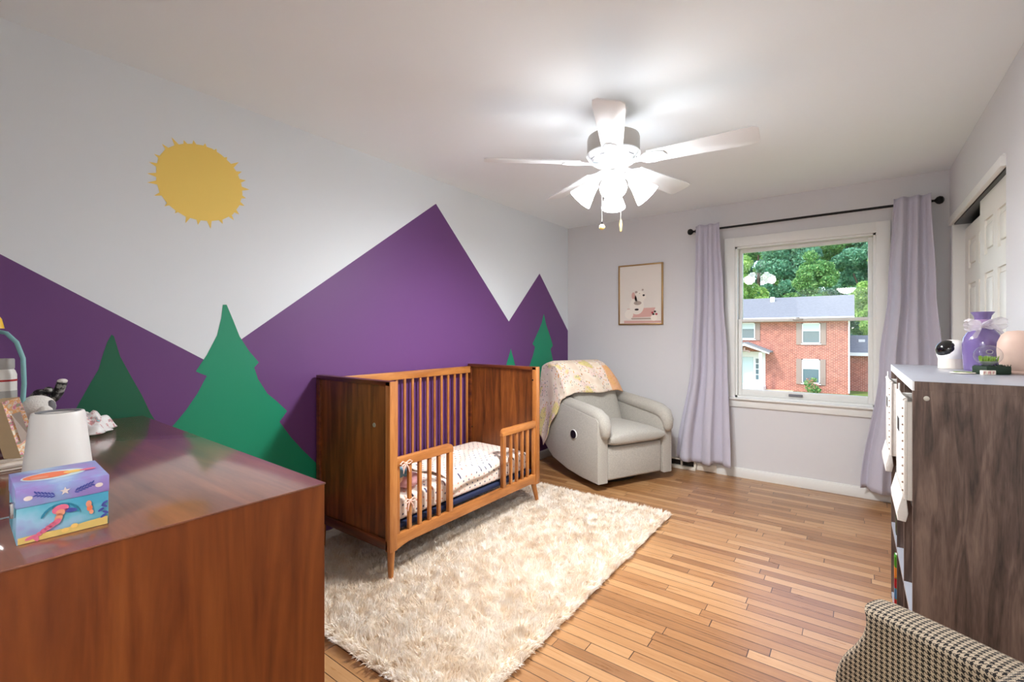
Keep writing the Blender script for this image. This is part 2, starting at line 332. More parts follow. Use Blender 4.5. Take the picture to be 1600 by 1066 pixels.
# ---------------------------------------------------------------- mesh helpers
def wm(o):
    m = Matrix.Identity(4)
    while o is not None:
        m = o.matrix_basis @ m; o = o.parent
    return m
class MB:
    def __init__(s): s.bm = bmesh.new(); s.mats = []; s.cur = 0; s.uv = s.bm.loops.layers.uv.new('UV')
    def mat(s, name):
        if name not in s.mats: s.mats.append(name)
        s.cur = s.mats.index(name); return s
    def _tag(s, geom):
        for f in geom:
            if isinstance(f, bmesh.types.BMFace): f.material_index = s.cur
    def box(s, x0, x1, y0, y1, z0, z1, bev=0, mtx=None, seg=2):
        vs = [s.bm.verts.new(((x0, x1)[i & 1], (y0, y1)[(i >> 1) & 1], (z0, z1)[(i >> 2) & 1])) for i in range(8)]
        fs = [s.bm.faces.new([vs[i] for i in q]) for q in ((0, 2, 3, 1), (4, 5, 7, 6), (0, 1, 5, 4), (2, 6, 7, 3), (0, 4, 6, 2), (1, 3, 7, 5))]
        s._tag(fs)
        if bev:
            es = list({e for f in fs for e in f.edges})
            r = bmesh.ops.bevel(s.bm, geom=es, offset=bev, segments=seg, profile=.5, affect='EDGES')
            s._tag(r['faces']); allv = {v for f in r['faces'] for v in f.verts} | {v for f in fs if f.is_valid for v in f.verts}
        else: allv = set(vs)
        if mtx is not None: bmesh.ops.transform(s.bm, matrix=mtx, verts=list(allv))
        return s
    def prism(s, pts, a, b, axis='z', bev=0, mtx=None):
        def P(p, h):
            return {'z': (p[0], p[1], h), 'y': (p[0], h, p[1]), 'x': (h, p[0], p[1])}[axis]
        lo = [s.bm.verts.new(P(p, a)) for p in pts]; hi = [s.bm.verts.new(P(p, b)) for p in pts]
        n = len(pts); fs = [s.bm.faces.new(lo[::-1]), s.bm.faces.new(hi)]
        fs += [s.bm.faces.new((lo[i], lo[(i + 1) % n], hi[(i + 1) % n], hi[i])) for i in range(n)]
        bmesh.ops.recalc_face_normals(s.bm, faces=fs); s._tag(fs)
        allv = set(lo + hi)
        if bev:
            es = list({e for f in fs[:2] for e in f.edges})
            r = bmesh.ops.bevel(s.bm, geom=es, offset=bev, segments=2, profile=.5, affect='EDGES'); s._tag(r['faces'])
            allv = {v for f in r['faces'] for v in f.verts} | {v for f in fs if f.is_valid for v in f.verts}
        if mtx is not None: bmesh.ops.transform(s.bm, matrix=mtx, verts=list(allv))
        return s
    def poly(s, pts):
        f = s.bm.faces.new([s.bm.verts.new(p) for p in pts]); s._tag([f]); return s
    def tube(s, pts, rad, seg=10, cap=True, flat=1.0):
        pts = [Vector(p) for p in pts]; n = len(pts)
        if isinstance(rad, (int, float)): rad = [rad] * n
        rings = []; up = None
        for i, p in enumerate(pts):
            d = (pts[min(i + 1, n - 1)] - pts[max(i - 1, 0)]).normalized()
            if up is None:
                up = d.cross(Vector((0, 0, 1)));
                if up.length < .01: up = d.cross(Vector((1, 0, 0)))
                up.normalize()
            up = (up - d * up.dot(d)).normalized(); w = d.cross(up)
            rings.append([s.bm.verts.new(p + (up * math.cos(2 * math.pi * k / seg) + w * math.sin(2 * math.pi * k / seg) * flat) * rad[i]) for k in range(seg)])
        fs = []
        for a, b in zip(rings, rings[1:]):
            fs += [s.bm.faces.new((a[k], a[(k + 1) % seg], b[(k + 1) % seg], b[k])) for k in range(seg)]
        if cap: fs += [s.bm.faces.new(rings[0][::-1]), s.bm.faces.new(rings[-1])]
        s._tag(fs); return s
    def lathe(s, prof, c=(0, 0, 0), seg=28, mtx=None, sx=1, sy=1):
        rings = []
        for r, z in prof:
            if r < 1e-5: rings.append([s.bm.verts.new((c[0], c[1], c[2] + z))])
            else: rings.append([s.bm.verts.new((c[0] + sx * r * math.cos(2 * math.pi * k / seg), c[1] + sy * r * math.sin(2 * math.pi * k / seg), c[2] + z)) for k in range(seg)])
        fs = []
        for a, b in zip(rings, rings[1:]):
            for k in range(seg):
                k2 = (k + 1) % seg
                if len(a) == 1 and len(b) == 1: continue
                if len(a) == 1: fs.append(s.bm.faces.new((a[0], b[k2], b[k])))
                elif len(b) == 1: fs.append(s.bm.faces.new((a[k], a[k2], b[0])))
                else: fs.append(s.bm.faces.new((a[k], a[k2], b[k2], b[k])))
        s._tag(fs)
        if mtx is not None: bmesh.ops.transform(s.bm, matrix=mtx, verts=[v for r in rings for v in r])
        return s
    def ball(s, c, r, seg=16, sc=(1, 1, 1), mtx=None):
        n = seg // 2
        M_ = Matrix.Translation(c) @ (mtx or Matrix.Identity(4)) @ Matrix.Diagonal((*sc, 1))
        return s.lathe([(r * math.sin(math.pi * i / n), -r * math.cos(math.pi * i / n)) for i in range(n + 1)], (0, 0, 0), seg, M_)
    def grid(s, f, nu, nv, uvf=None, closed=False):
        vs = [[s.bm.verts.new(f(i / nu, j / nv)) for j in range(nv + 1)] for i in range(nu + 1)]
        for i in range(nu):
            for j in range(nv):
                fc = s.bm.faces.new((vs[i][j], vs[i + 1][j], vs[i + 1][j + 1], vs[i][j + 1])); fc.material_index = s.cur
                if uvf:
                    for lp, (a, b2) in zip(fc.loops, ((i, j), (i + 1, j), (i + 1, j + 1), (i, j + 1))): lp[s.uv].uv = uvf(a / nu, b2 / nv)
        return s
    def build(s, name, parent=None, world=True, smooth=35, solid=0, subsurf=0, mats=None):
        me = bpy.data.meshes.new(name)
        if parent is not None and world: bmesh.ops.transform(s.bm, matrix=wm(parent).inverted(), verts=s.bm.verts)
        s.bm.to_mesh(me); s.bm.free()
        for k in s.mats: me.materials.append(M[k])
        if smooth:
            me.shade_smooth(); me.set_sharp_from_angle(angle=R(smooth))
        o = bpy.data.objects.new(name, me); COL.objects.link(o); o.parent = parent
        if solid:
            q = o.modifiers.new('thickness', 'SOLIDIFY'); q.thickness = solid; q.offset = 0
        if subsurf:
            q = o.modifiers.new('smooth', 'SUBSURF'); q.levels = subsurf; q.render_levels = subsurf
        return o
def thing(name, label, cat, loc=(0, 0, 0), rz=0, group=None):
    o = bpy.data.objects.new(name, None); COL.objects.link(o); o.empty_display_size = .05
    o.location = loc; o.rotation_euler = (0, 0, rz); o['label'] = label; o['category'] = cat
    if group: o['group'] = group
    return o
def tag(o, label, cat, group=None):
    o['label'] = label; o['category'] = cat
    if group: o['group'] = group
    return o
def struct(o): o['kind'] = 'structure'; return o
def B(mt): return MB().mat(mt)

# ================================================================ ROOM
XR, YF, YN, H = 3.098, 4.483, -.45, 2.44
DX0, DX1 = 1.75, 3.04
struct(B('oak_floor').box(-.05, XR + 1.4, -2.2, YF + .02, -.12, 0).build('floor', smooth=0))
struct(B('ceiling_white').box(-.25, XR + 1.5, -2.3, YF + .35, H, H + .15).build('ceiling', smooth=0))
# left wall with the painted mural (paint layers 0.4 mm proud of each other)
w = B('wall_white').box(-.15, 0, YN - .1, YF + .15, -.1, H)
PUR = [(YN, 2.018), (.245, 1.562), (.934, 1.128), (1.1, 1.25), (2.469, 2.257), (3.391, 1.384), (3.908, 1.881), (4.445, 1.345), (4.4825, 1.308), (4.4825, 0), (YN, 0)]
w.mat('purple_paint')
d = .0006
for q in ([0, 1, 2, 9, 10], [2, 3, 4, 5, 9], [5, 6, 7, 8, 9]):
    pass
def flat(w, pts, x):
    w.poly([(x, a, b) for a, b in pts])
def col(w, pts, x):     # mountains as vertical strips down to the floor
    for (a, za), (b2, zb) in zip(pts, pts[1:]): flat(w, [(a, 0), (b2, 0), (b2, zb), (a, za)], x)
col(w, PUR[:9], d)
def treeface(w, L, Rr, x):
    # L and Rr outlines from tip to base
    n = 40
    zt = max(L[0][1], Rr[0][1]); flat(w, L[::-1] + Rr if False else list(L) + list(Rr)[::-1], x)
TB_L = [(.997, 1.413), (.99, 1.347), (.971, 1.259), (.926, 1.164), (.879, 1.086), (.901, 1.073), (.926, 1.061), (.886, .979), (.838, .904), (.79, .843), (.72, .77), (.68, .72), (.78, .69), (.72, .58), (.62, .46), (.80, .30)]
TB_R = [(1.015, 1.414), (1.044, 1.34), (1.076, 1.254), (1.121, 1.179), (1.172, 1.115), (1.148, 1.089), (1.168, 1.026), (1.216, .945), (1.271, .893), (1.325, .835), (1.282, .782), (1.346, .685), (1.42, .593), (1.53, .47), (1.53, .30), (1.0, .30)]
TC_L = [(3.981, 1.471), (3.947, 1.381), (3.871, 1.282), (3.78, 1.171), (3.825, 1.14), (3.789, 1.06), (3.731, .962), (3.62, .8)]
TC_R = [(3.991, 1.469), (4.034, 1.362), (4.114, 1.24), (4.165, 1.149), (4.12, 1.112), (4.144, 1.047), (4.169, .981), (4.3, .8)]
TA_L = [(.565, 1.263), (.551, 1.231), (.535, 1.171), (.523, 1.117), (.496, 1.059), (.456, .968), (.40, .86)]
TA_R = [(.573, 1.256), (.594, 1.168), (.629, 1.085), (.67, .992), (.701, .908), (.74, .83)]
w.mat('green_paint')
for L, Rr in ((TB_L, TB_R), (TC_L, TC_R)): treeface(w, L, Rr, 2 * d)
flat(w, [(3.421, 1.133), (3.33, .94), (3.51, .93)], 2 * d)
w.mat('dark_green_paint'); treeface(w, TA_L, TA_R, 2 * d)
w.mat('yellow_paint')
SUN = [(.792, 2.146), (.757, 2.118), (.731, 2.073), (.722, 2.026), (.722, 1.961), (.735, 1.909), (.765, 1.866), (.798, 1.841), (.837, 1.822), (.888, 1.816), (.941, 1.821), (.996, 1.84), (1.043, 1.875), (1.075, 1.929), (1.09, 1.991), (1.085, 2.042), (1.065, 2.095), (1.034, 2.133), (.991, 2.164), (.95, 2.181), (.906, 2.184), (.863, 2.177), (.825, 2.164)]
TIPS = [(.78, 2.18), (.743, 2.137), (.714, 2.081), (.695, 2.039), (.688, 1.986), (.688, 1.945), (.714, 1.892), (.753, 1.852), (.794, 1.829), (.836, 1.791), (.888, 1.793), (.943, 1.784), (.997, 1.818), (1.049, 1.848), (1.075, 1.882), (1.1, 1.932), (1.107, 1.974), (1.125, 2.023), (1.107, 2.067), (1.087, 2.107), (1.072, 2.152), (1.017, 2.161), (.968, 2.187), (.919, 2.198), (.869, 2.196), (.829, 2.183)]
flat(w, SUN, 2 * d)
for ty, tz in TIPS:
    cy, cz = .906, 2.0; a = math.atan2(tz - cz, ty - cy); px, pz = -math.sin(a), math.cos(a)
    rr = math.hypot(ty - cy, tz - cz); r0 = min(.172, rr - .02)
    bx, bz = cy + math.cos(a) * r0, cz + math.sin(a) * r0
    flat(w, [(bx + px * .013, bz + pz * .013), (bx - px * .013, bz - pz * .013), (ty, tz)], 2 * d + .0002)
struct(w.build('wall_left', smooth=0))
# far wall with window opening
ox0, ox1, oz0, oz1 = 1.700, 2.690, .705, 2.045
w = B('wall_grey')
w.box(0, ox0, YF, YF + .16, -.1, H).box(ox1, XR + .8, YF, YF + .16, -.1, H).box(ox0, ox1, YF, YF + .16, -.1, oz0).box(ox0, ox1, YF, YF + .16, oz1, H)
struct(w.build('wall_far', smooth=0))
# right wall with the closet opening
cy0, cy1, ch = 2.983, 4.40, 2.035
w = B('wall_grey'); w.box(XR, XR + .1, YN - .1, cy0, -.1, H).box(XR, XR + .1, cy1, YF, -.1, H).box(XR, XR + .1, cy0, cy1, ch, H)
w.box(XR + .75, XR + .8, cy0 - .3, YF, -.1, H).box(XR + .1, XR + .8, cy0 - .3, cy0 - .25, -.1, H)
struct(w.build('wall_right', smooth=0))
w = B('wall_grey').box(-.1, DX0, YN - .1, YN, -.1, H).box(DX1, XR + .1, YN - .1, YN, -.1, H).box(DX0, DX1, YN - .1, YN, 2.06, H)  # doorway opening added to let the hallway fill into the room
struct(w.build('wall_near', smooth=0))
w = B('trim_white').box(DX0 - .06, DX0, YN, YN + .015, 0, 2.12, .003).box(DX1, DX1 + .04, YN, YN + .015, 0, 2.12, .003).box(DX0, DX1, YN, YN + .015, 2.06, 2.12, .003)  # casing of the added doorway
struct(w.build('trim_4'))
# unseen hallway added behind the camera; its invented lamp gives frontal fill light
HY = -2.1
w = B('wall_white').box(.6, 4.4, HY - .1, HY, -.1, H).box(.5, .6, HY - .1, YN - .1, -.1, H).box(4.4, 4.5, HY - .1, YN - .1, -.1, H).box(XR + .1, 4.5, YN - .12, YN - .1, -.1, H).box(.5, DX0, YN - .12, YN - .1, -.1, H)
struct(w.build('wall_added_hallway', smooth=0))
hl = thing('hall_fill_light', 'added round white fill light in the unseen hallway', 'fill light', (2.45, -1.25, H))
B('white_plastic').lathe([(0, -.001), (.19, -.001), (.19, -.03), (.17, -.035), (0, -.035)], (2.45, -1.25, H), 36).build('base', hl)
B('hall_fill_shade').lathe([(.165, -.036), (.15, -.07), (.09, -.10), (0, -.11)], (2.45, -1.25, H), 36).build('shade', hl)
ld = bpy.data.lights.new('hall_fill_bulb', 'POINT'); ld.energy = HALL_FILL_W; ld.shadow_soft_size = .15; ld.color = (1, .97, .94)  # added point source for fill, hung below the shade
lo = bpy.data.objects.new('hall_fill_bulb', ld); COL.objects.link(lo); lo.location = (2.45, -1.25, H - .28)
# baseboards
def baseboard(name, pts):
    struct(pts.build(name))
w = B('trim_white'); w.box(1.55, XR, YF - .013, YF, 0, .075, .002).box(1.55, XR, YF - .009, YF, .073, .085, .003); struct(w.build('baseboard_far'))
w = B('trim_white'); w.box(0.001, .013, YN, YF, 0, .075, .002).box(0.001, .009, YN, YF, .073, .085, .003); struct(w.build('baseboard_left'))
w = B('trim_white'); w.box(XR - .013, XR, YN, cy0, 0, .075, .002).box(XR - .009, XR, YN, cy0, .073, .085, .003); struct(w.build('baseboard_right'))
# closet header trim and sliding doors
w = B('trim_white'); w.box(XR - .018, XR + .004, cy0 - .0, cy1, ch - .012, ch + .035, .002).box(XR - .010, XR + .002, cy0, cy1, ch + .035, ch + .045, .002)
struct(w.build('trim_1'))
w = B('trim_white'); w.box(XR + .004, XR + .1, cy1 - .012, cy1, 0, ch, .001); w.box(XR + .004, XR + .1, cy0, cy0 + .012, 0, ch, .001); struct(w.build('trim_2'))
w = B('dark_plastic').box(XR + .012, XR + .098, cy0 + .012, cy1 - .012, ch - .012, ch - .001); struct(w.build('trim_3'))
def panel_door(name, x, y0, y1, zt):
    w = B('door_white'); wd = y1 - y0; t = .032
    st = .11; mid = .09; pw = (wd - 2 * st - mid) / 2
    ys = [(y0 + st, y0 + st + pw), (y1 - st - pw, y1 - st)]
    zs = [(.18, .82), (.98, 1.60), (1.70, 1.89)]
    # core behind + stiles & rails in front
    w.box(x + .010, x + t, y0, y1, .01, zt)
    for a, b2 in ((y0, y0 + st), (y0 + st + pw, y1 - st - pw), (y1 - st, y1)): w.box(x, x + .011, a, b2, .01, zt)
    rails = [(.01, .18), (.82, .98), (1.60, 1.70), (1.89, zt)]
    for a, b2 in rails:
        for p, q in ys: w.box(x, x + .011, p, q, a, b2)
    o = struct(w.build(name, smooth=0))
    for a, b2 in zs:
        for p, q in ys:
            B('door_white').box(x + .001, x + .012, p + .028, q - .028, a + .03, b2 - .03, .009, seg=2).build('door_panel', o)
    return o
panel_door('door_1', XR + .030, 2.96 + .04, 3.70, ch - .013)
panel_door('door_2', XR + .066, 3.64, cy1 - .014, ch - .05)
# window: casing, stool, apron, sashes, panes
WY = YF
win = B('trim_white')
c0, c1, ct = 1.618, 2.772, 2.122
win.box(c0, ox0 + .004, WY - .020, WY + .002, oz0, ct, .003).box(ox1 - .004, c1, WY - .020, WY + .002, oz0, ct, .003).box(ox0, ox1, WY - .020, WY + .002, oz1 - .004, ct, .003)
win = struct(win.build('window_1'))
w = B('trim_white'); w.box(ox0 - .001, ox0 + .020, WY, WY + .158, oz0, oz1).box(ox1 - .020, ox1 + .001, WY, WY + .158, oz0, oz1).box(ox0, ox1, WY, WY + .158, oz1 - .020, oz1 + .001).box(ox0, ox1, WY, WY + .158, oz0 - .001, oz0 + .02)
w.build('window_frame', win, smooth=0)
B('trim_white').box(c0 - .02, c1 + .02, WY - .045, WY + .03, .690, .709, .006).build('window_stool', win)
B('trim_white').box(c0 + .01, c1 - .01, WY - .018, WY + .001, .625, .690, .004).build('window_apron', win)
def sash(nm, y, z0, z1, wd=.036, bot=.05, top=.036):
    a, b2 = ox0 + .020, ox1 - .020; t = .034
    w = B('trim_white').box(a, a + wd, y, y + t, z0, z1, .003).box(b2 - wd, b2, y, y + t, z0, z1, .003).box(a + wd, b2 - wd, y + .001, y + t - .001, z0, z0 + bot, .003).box(a + wd, b2 - wd, y + .001, y + t - .001, z1 - top, z1, .003)
    o = w.build(nm, win)
    B('window_glass').poly([(a + wd - .004, y + t / 2, z0 + bot - .004), (b2 - wd + .004, y + t / 2, z0 + bot - .004), (b2 - wd + .004, y + t / 2, z1 - top + .004), (a + wd - .004, y + t / 2, z1 - top + .004)]).build('window_pane', o)
    return o
s1 = sash('lower_sash', WY + .035, .725, 1.400, .030, .055, .026)
s2 = sash('upper_sash', WY + .072, 1.374, 2.025, .030, .026, .030)
B('fan_grey').box(2.14, 2.21, WY + .018, WY + .036, 1.383, 1.400, .003).box(2.16, 2.19, WY + .022, WY + .034, 1.40, 1.408, .002).build('sash_lock', s1)
B('plush_grey').box(2.11, 2.21, WY + .020, WY + .036, .742, .762, .003).build('sash_lift', s1)

# floor register beside the recliner
v = thing('baseboard_vent', 'white baseboard vent with a dark opening under the left curtain', 'vent', (1.27, YF - .03, 0))
B('vent_white').box(1.12, 1.375, YF - .05, YF - .001, 0, .028, .002).box(1.12, 1.375, YF - .03, YF - .001, .078, .09, .002).box(1.12, 1.14, YF - .03, YF - .001, .028, .08).box(1.235, 1.25, YF - .03, YF - .001, .028, .08).box(1.355, 1.375, YF - .03, YF - .001, .028, .08).build('vent_frame', v)
B('dark_plastic').box(1.13, 1.365, YF - .012, YF - .001, .027, .079).build('vent_grille', v)
tag(B('vent_white').box(1.38, 1.55, YF - .012, YF - .001, .004, .07, .002).build('wall_plate'), 'pale filler plate low on the wall between the vent and the baseboard', 'wall plate')

# ================================================================ CURTAINS AND ROD
rod = thing('curtain_rod', 'black metal curtain rod with ball finials above the window', 'curtain rod', (2.19, 4.40, 2.21))
B('black_metal').tube([(1.40, 4.40, 2.21), (2.975, 4.40, 2.213)], .0095, 12).build('pole', rod)
for sgn, x in ((-1, 1.395), (1, 2.98)):
    mt = Matrix.Translation((x, 4.40, 2.211)) @ Matrix.Rotation(R(90) * sgn, 4, 'Y')
    B('black_metal').lathe([(0, 0), (.015, 0), (.017, .008), (.009, .016), (.008, .028), (.014, .034), (.024, .042), (.029, .056), (.024, .072), (.012, .080), (0, .082)], seg=20, mtx=mt).build('finial', rod)
for x in (1.385, 2.99):
    B('black_metal').tube([(x, 4.40, 2.21), (x, 4.44, 2.20), (x, YF, 2.20)], .006, 8).box(x - .012, x + .012, YF - .006, YF - .0005, 2.165, 2.235, .003).build('bracket', rod)
def curtain(label, keys, folds, ph, seed):
    # keys: list of (z, x_left, x_right, y_mid, amp)
    rnd = random.Random(seed)
    zs = [k[0] for k in keys]
    def at(z):
        for a, b2 in zip(keys, keys[1:]):
            if z <= a[0] and z >= b2[0]:
                t = (a[0] - z) / (a[0] - b2[0]); t2 = t * t * (3 - 2 * t)
                return [p + (q - p) * t2 for p, q in zip(a, b2)]
        return keys[-1]
    def f(u, vv):
        z = zs[0] + (zs[-1] - zs[0]) * vv
        _, x0, x1, ym, am = at(z)
        uu = u + .018 * math.sin(6 * vv + 9 * u)
        wv = math.sin(2 * math.pi * folds * uu + ph + .5 * math.sin(3 * vv))
        wv = wv if wv < 0 else wv ** .6
        am2 = am * (1 + .25 * math.sin(5 * u + seed))
        zz = z
        if vv > .97: zz += .012 * math.sin(2 * math.pi * folds * u * .5 + 1)
        return (x0 + (x1 - x0) * u + .012 * vv * math.sin(4 * math.pi * folds * u), ym + wv * am2, zz)
    o = B('curtain_lilac').grid(f, 110, 60).build('curtain', solid=.003, smooth=60)
    tag(o, label, 'curtain'); return o
curtain('lilac curtain panel hanging left of the window above the recliner side', [(2.25, 1.392, 1.602, 4.356, .022), (1.6, 1.375, 1.630, 4.375, .032), (1.05, 1.335, 1.655, 4.395, .036), (.10, 1.205, 1.685, 4.375, .050)], 2.6, 1.0, 1)
curtain('lilac curtain panel hanging right of the window behind the bookcase', [(2.255, 2.785, 2.985, 4.356, .022), (1.6, 2.755, 3.01, 4.375, .034), (1.05, 2.705, 3.045, 4.395, .036), (.085, 2.59, 3.06, 4.375, .045)], 2.7, .3, 2)

# ================================================================ PICTURE
pic = thing('picture_frame', 'framed print of a white bear in a pink bathtub on the far wall', 'picture', (.835, YF, 1.36))
px0, px1, pz0, pz1 = .607, 1.064, 1.362, 1.968; py = YF - .026
w = B('brass'); t = .014
w.box(px0, px0 + t, py, YF - .001, pz0, pz1, .001).box(px1 - t, px1, py, YF - .001, pz0, pz1, .001).box(px0 + t, px1 - t, py, YF - .001, pz0, pz0 + t, .001).box(px0 + t, px1 - t, py, YF - .001, pz1 - t, pz1, .001)
w.build('frame', pic)
w = B('print_paper').box(px0 + t, px1 - t, py + .008, YF - .002, pz0 + t, pz1 - t)
def ell(w, mt, cx, cz, rx, rz, y, n=20, rot=0):
    w.mat(mt).poly([(cx + rx * math.cos(a) * math.cos(rot) - rz * math.sin(a) * math.sin(rot), y, cz + rx * math.cos(a) * math.sin(rot) + rz * math.sin(a) * math.cos(rot)) for a in [2 * math.pi * k / n for k in range(n)]][::-1])
yy = py + .0075
w.mat('print_pink').poly([(px0 + .06, yy, 1.38), (px1 - .02, yy, 1.38), (px1 - .02, yy, 1.40), (px0 + .06, yy, 1.405)])
w.mat('print_grey').poly([(.615 + .12, yy - .0002, 1.43), (.955, yy - .0002, 1.43), (.95, yy - .0002, 1.415), (.75, yy - .0002, 1.415)])
w.mat('print_pink').poly([(.70, yy - .0003, 1.525), (.99, yy - .0003, 1.53), (.955, yy - .0003, 1.44), (.745, yy - .0003, 1.435)])
ell(w, 'bear_white', .80, 1.55, .075, .085, yy - .0004); ell(w, 'bear_white', .83, 1.64, .055, .06, yy - .0005); ell(w, 'bear_white', .775, 1.60, .03, .06, yy - .0005)
ell(w, 'bear_white', .72, 1.47, .045, .05, yy - .0006); ell(w, 'bear_white', .865, 1.635, .03, .022, yy - .0006)
ell(w, 'print_pink', .765, 1.655, .018, .035, yy - .0007); ell(w, 'print_grey', .795, 1.69, .014, .012, yy - .0007); ell(w, 'print_grey', .862, 1.71, .010, .010, yy - .0007)
ell(w, 'print_dark', .872, 1.655, .012, .010, yy - .0008); ell(w, 'print_dark', .80, 1.515, .022, .010, yy - .0008); ell(w, 'print_grey', .83, 1.675, .006, .004, yy - .0008); ell(w, 'print_grey', .81, 1.58, .04, .02, yy - .0008)
ell(w, 'bear_white', .975, 1.43, .032, .032, yy - .0009)
for q, (a, b2) in enumerate([(.96, 1.48), (.985, 1.49), (1.0, 1.465), (.97, 1.465)]): ell(w, ['print_red', 'print_dark'][q % 2], a, b2, .012, .010, yy - .001)
w.build('artwork', pic, smooth=0)

# ================================================================ RUG
rug = thing('shag_rug', 'cream shaggy rug on the oak floor under the crib', 'rug', (.76, 2.14, 0))
B('rug_backing').box(.015, 1.525, 1.085, 3.205, .001, .012).build('backing', rug, smooth=0)
rng = np.random.default_rng(5)
N = 120000
X = rng.uniform(.012, 1.53, N); Y = rng.uniform(1.08, 3.21, N)
# clumping
gx = rng.uniform(0, 1.53, 4200); gy = rng.uniform(1.08, 3.21, 4200)
ci = np.empty(N, int)
for k in range(0, N, 2000):
    ci[k:k + 2000] = np.argmin((X[k:k + 2000, None] - gx) ** 2 + (Y[k:k + 2000, None] - gy) ** 2, 1)
ang = rng.uniform(0, 2 * np.pi, 4200); lean = rng.uniform(.25, .85, 4200)
L = rng.uniform(.030, .048, N)
la = lean[ci] * rng.uniform(.6, 1.3, N); aa = ang[ci] + rng.normal(0, .5, N)
edge = np.maximum.reduce([.04 - (X - 0), X - 1.49, 1.12 - Y, Y - 3.17]); 
dx = np.cos(aa) * np.sin(la); dy = np.sin(aa) * np.sin(la)
# towards the edge strands fall outwards
ox = np.where(X > 1.48, .8, np.where(X < .05, 0, 0)); oy = np.where(Y < 1.13, -.8, np.where(Y > 3.16, .8, 0))
dx = dx + ox; dy = dy + oy; nrm = np.sqrt(dx ** 2 + dy ** 2 + .35 ** 2 + 1e-9); dz = np.cos(la) * .9 + .12
nn = np.sqrt(dx ** 2 + dy ** 2 + dz ** 2); D = np.stack([dx / nn, dy / nn, dz / nn], 1)
wdt = rng.uniform(.0016, .003, N); wa_ = rng.uniform(0, np.pi, N); Wv = np.stack([np.cos(wa_) * wdt, np.sin(wa_) * wdt, np.zeros(N)], 1)
P0 = np.stack([X, Y, np.full(N, .010)], 1); P1 = P0 + D * (L * .55)[:, None] + np.array([0, 0, .004]); P2 = P0 + D * L[:, None]; P2[:, 2] = np.maximum(P2[:, 2] - .002, .006)
V = np.stack([P0 - Wv, P0 + Wv, P1 + Wv * .9, P1 - Wv * .9, P2], 1).reshape(-1, 3)
V[:, 0] = np.maximum(V[:, 0], .016)
V -= np.array(rug.location)
b0 = np.arange(N) * 5
me = bpy.data.meshes.new('pile')
me.vertices.add(N * 5); me.vertices.foreach_set('co', V.ravel())
loops = np.stack([b0, b0 + 1, b0 + 2, b0 + 3, b0 + 3, b0 + 2, b0 + 4], 1).ravel()
me.loops.add(N * 7); me.loops.foreach_set('vertex_index', loops)
me.polygons.add(N * 2)
ls = np.stack([np.arange(N) * 7, np.arange(N) * 7 + 4], 1).ravel(); me.polygons.foreach_set('loop_start', ls)
me.update(calc_edges=True); me.validate(); me.materials.append(M['rug_pile'])
pile = bpy.data.objects.new('pile', me); COL.objects.link(pile); pile.parent = rug; pile['kind'] = 'stuff'

# ================================================================ CRIB
cx0, cx1, cy_0, cy_1 = .022, .69, 1.485, 2.85
crib = thing('toddler_crib', 'walnut brown crib with toddler rails on the shag rug by the purple wall', 'crib', (.36, 2.17, .03))
CT = 1.027; CB = .175
for i, y in enumerate((cy_0, cy_1 - .046)):
    e = B('crib_wood').box(cx0 + .03, cx1 - .03, y + .012, y + .036, CB + .02, CT - .02)
    e = e.build('end_panel', crib, smooth=0)
    B('crib_wood_top').box(cx0, cx1 - .002, y - .002 + .002, y + .046, CT - .024, CT, .003).build('top_rail', e)
    B('crib_wood_top').box(cx0 + .02, cx1 - .02, y, y + .044, CB, CB + .05, .003).build('bottom_rail', e)
    B('crib_wood_post').box(cx1 - .036, cx1, y, y + .047, CB - .005, CT - .001, .002).build('post', e)
    B('crib_wood_top').box(cx0, cx0 + .036, y, y + .047, CB - .005, CT - .025, .002).build('post', e)
    if i == 0: B('screw').lathe([(0, 0), (.012, 0), (.011, .003), (0, .004)], seg=14, mtx=Matrix.Translation((.55, y + .0118, .794)) @ Matrix.Rotation(R(90), 4, 'X')).build('bolt_cap', e)
    if i == 1:
        for bx, bz in ((.66, .93), (.66, .60), (.07, .52)): B('dark_plastic').lathe([(0, 0), (.006, 0), (.006, .002), (0, .003)], seg=12, mtx=Matrix.Translation((bx, y + .0005, bz)) @ Matrix.Rotation(R(90), 4, 'X')).build('bolt_hole', e)
# back side
bk = B('crib_wood_long').box(cx0 + .004, cx0 + .030, cy_0 + .047, cy_1 - .046, .955, 1.008, .003).build('back_rail', crib)
B('crib_wood_long').box(cx0 + .004, cx0 + .030, cy_0 + .047, cy_1 - .046, CB, CB + .075, .003).build('lower_back_rail', crib)
ys0, ys1 = cy_0 + .047 + .03, cy_1 - .046 - .03
for k in range(18):
    y = ys0 + (ys1 - ys0) * k / 17
    B('crib_wood_post').box(cx0 + .010, cx0 + .024, y - .009, y + .009, CB + .07, .957, .002).build('slat', crib)
# front apron with curved corners
fy0, fy1 = cy_0 + .047, cy_1 - .046
pts = [(fy0, .246), (fy1, .246), (fy1, CB - .005)]
for k in range(9): a = k / 8; pts.append((fy1 - .10 * a, CB - .005 + .018 * math.sin(a * math.pi / 2)))
for k in range(9): a = 1 - k / 8; pts.append((fy0 + .10 * a, CB - .005 + .018 * math.sin(a * math.pi / 2)))
B('crib_wood_long').prism(pts, cx1 - .030, cx1 - .004, 'x', .0015).build('front_rail', crib)
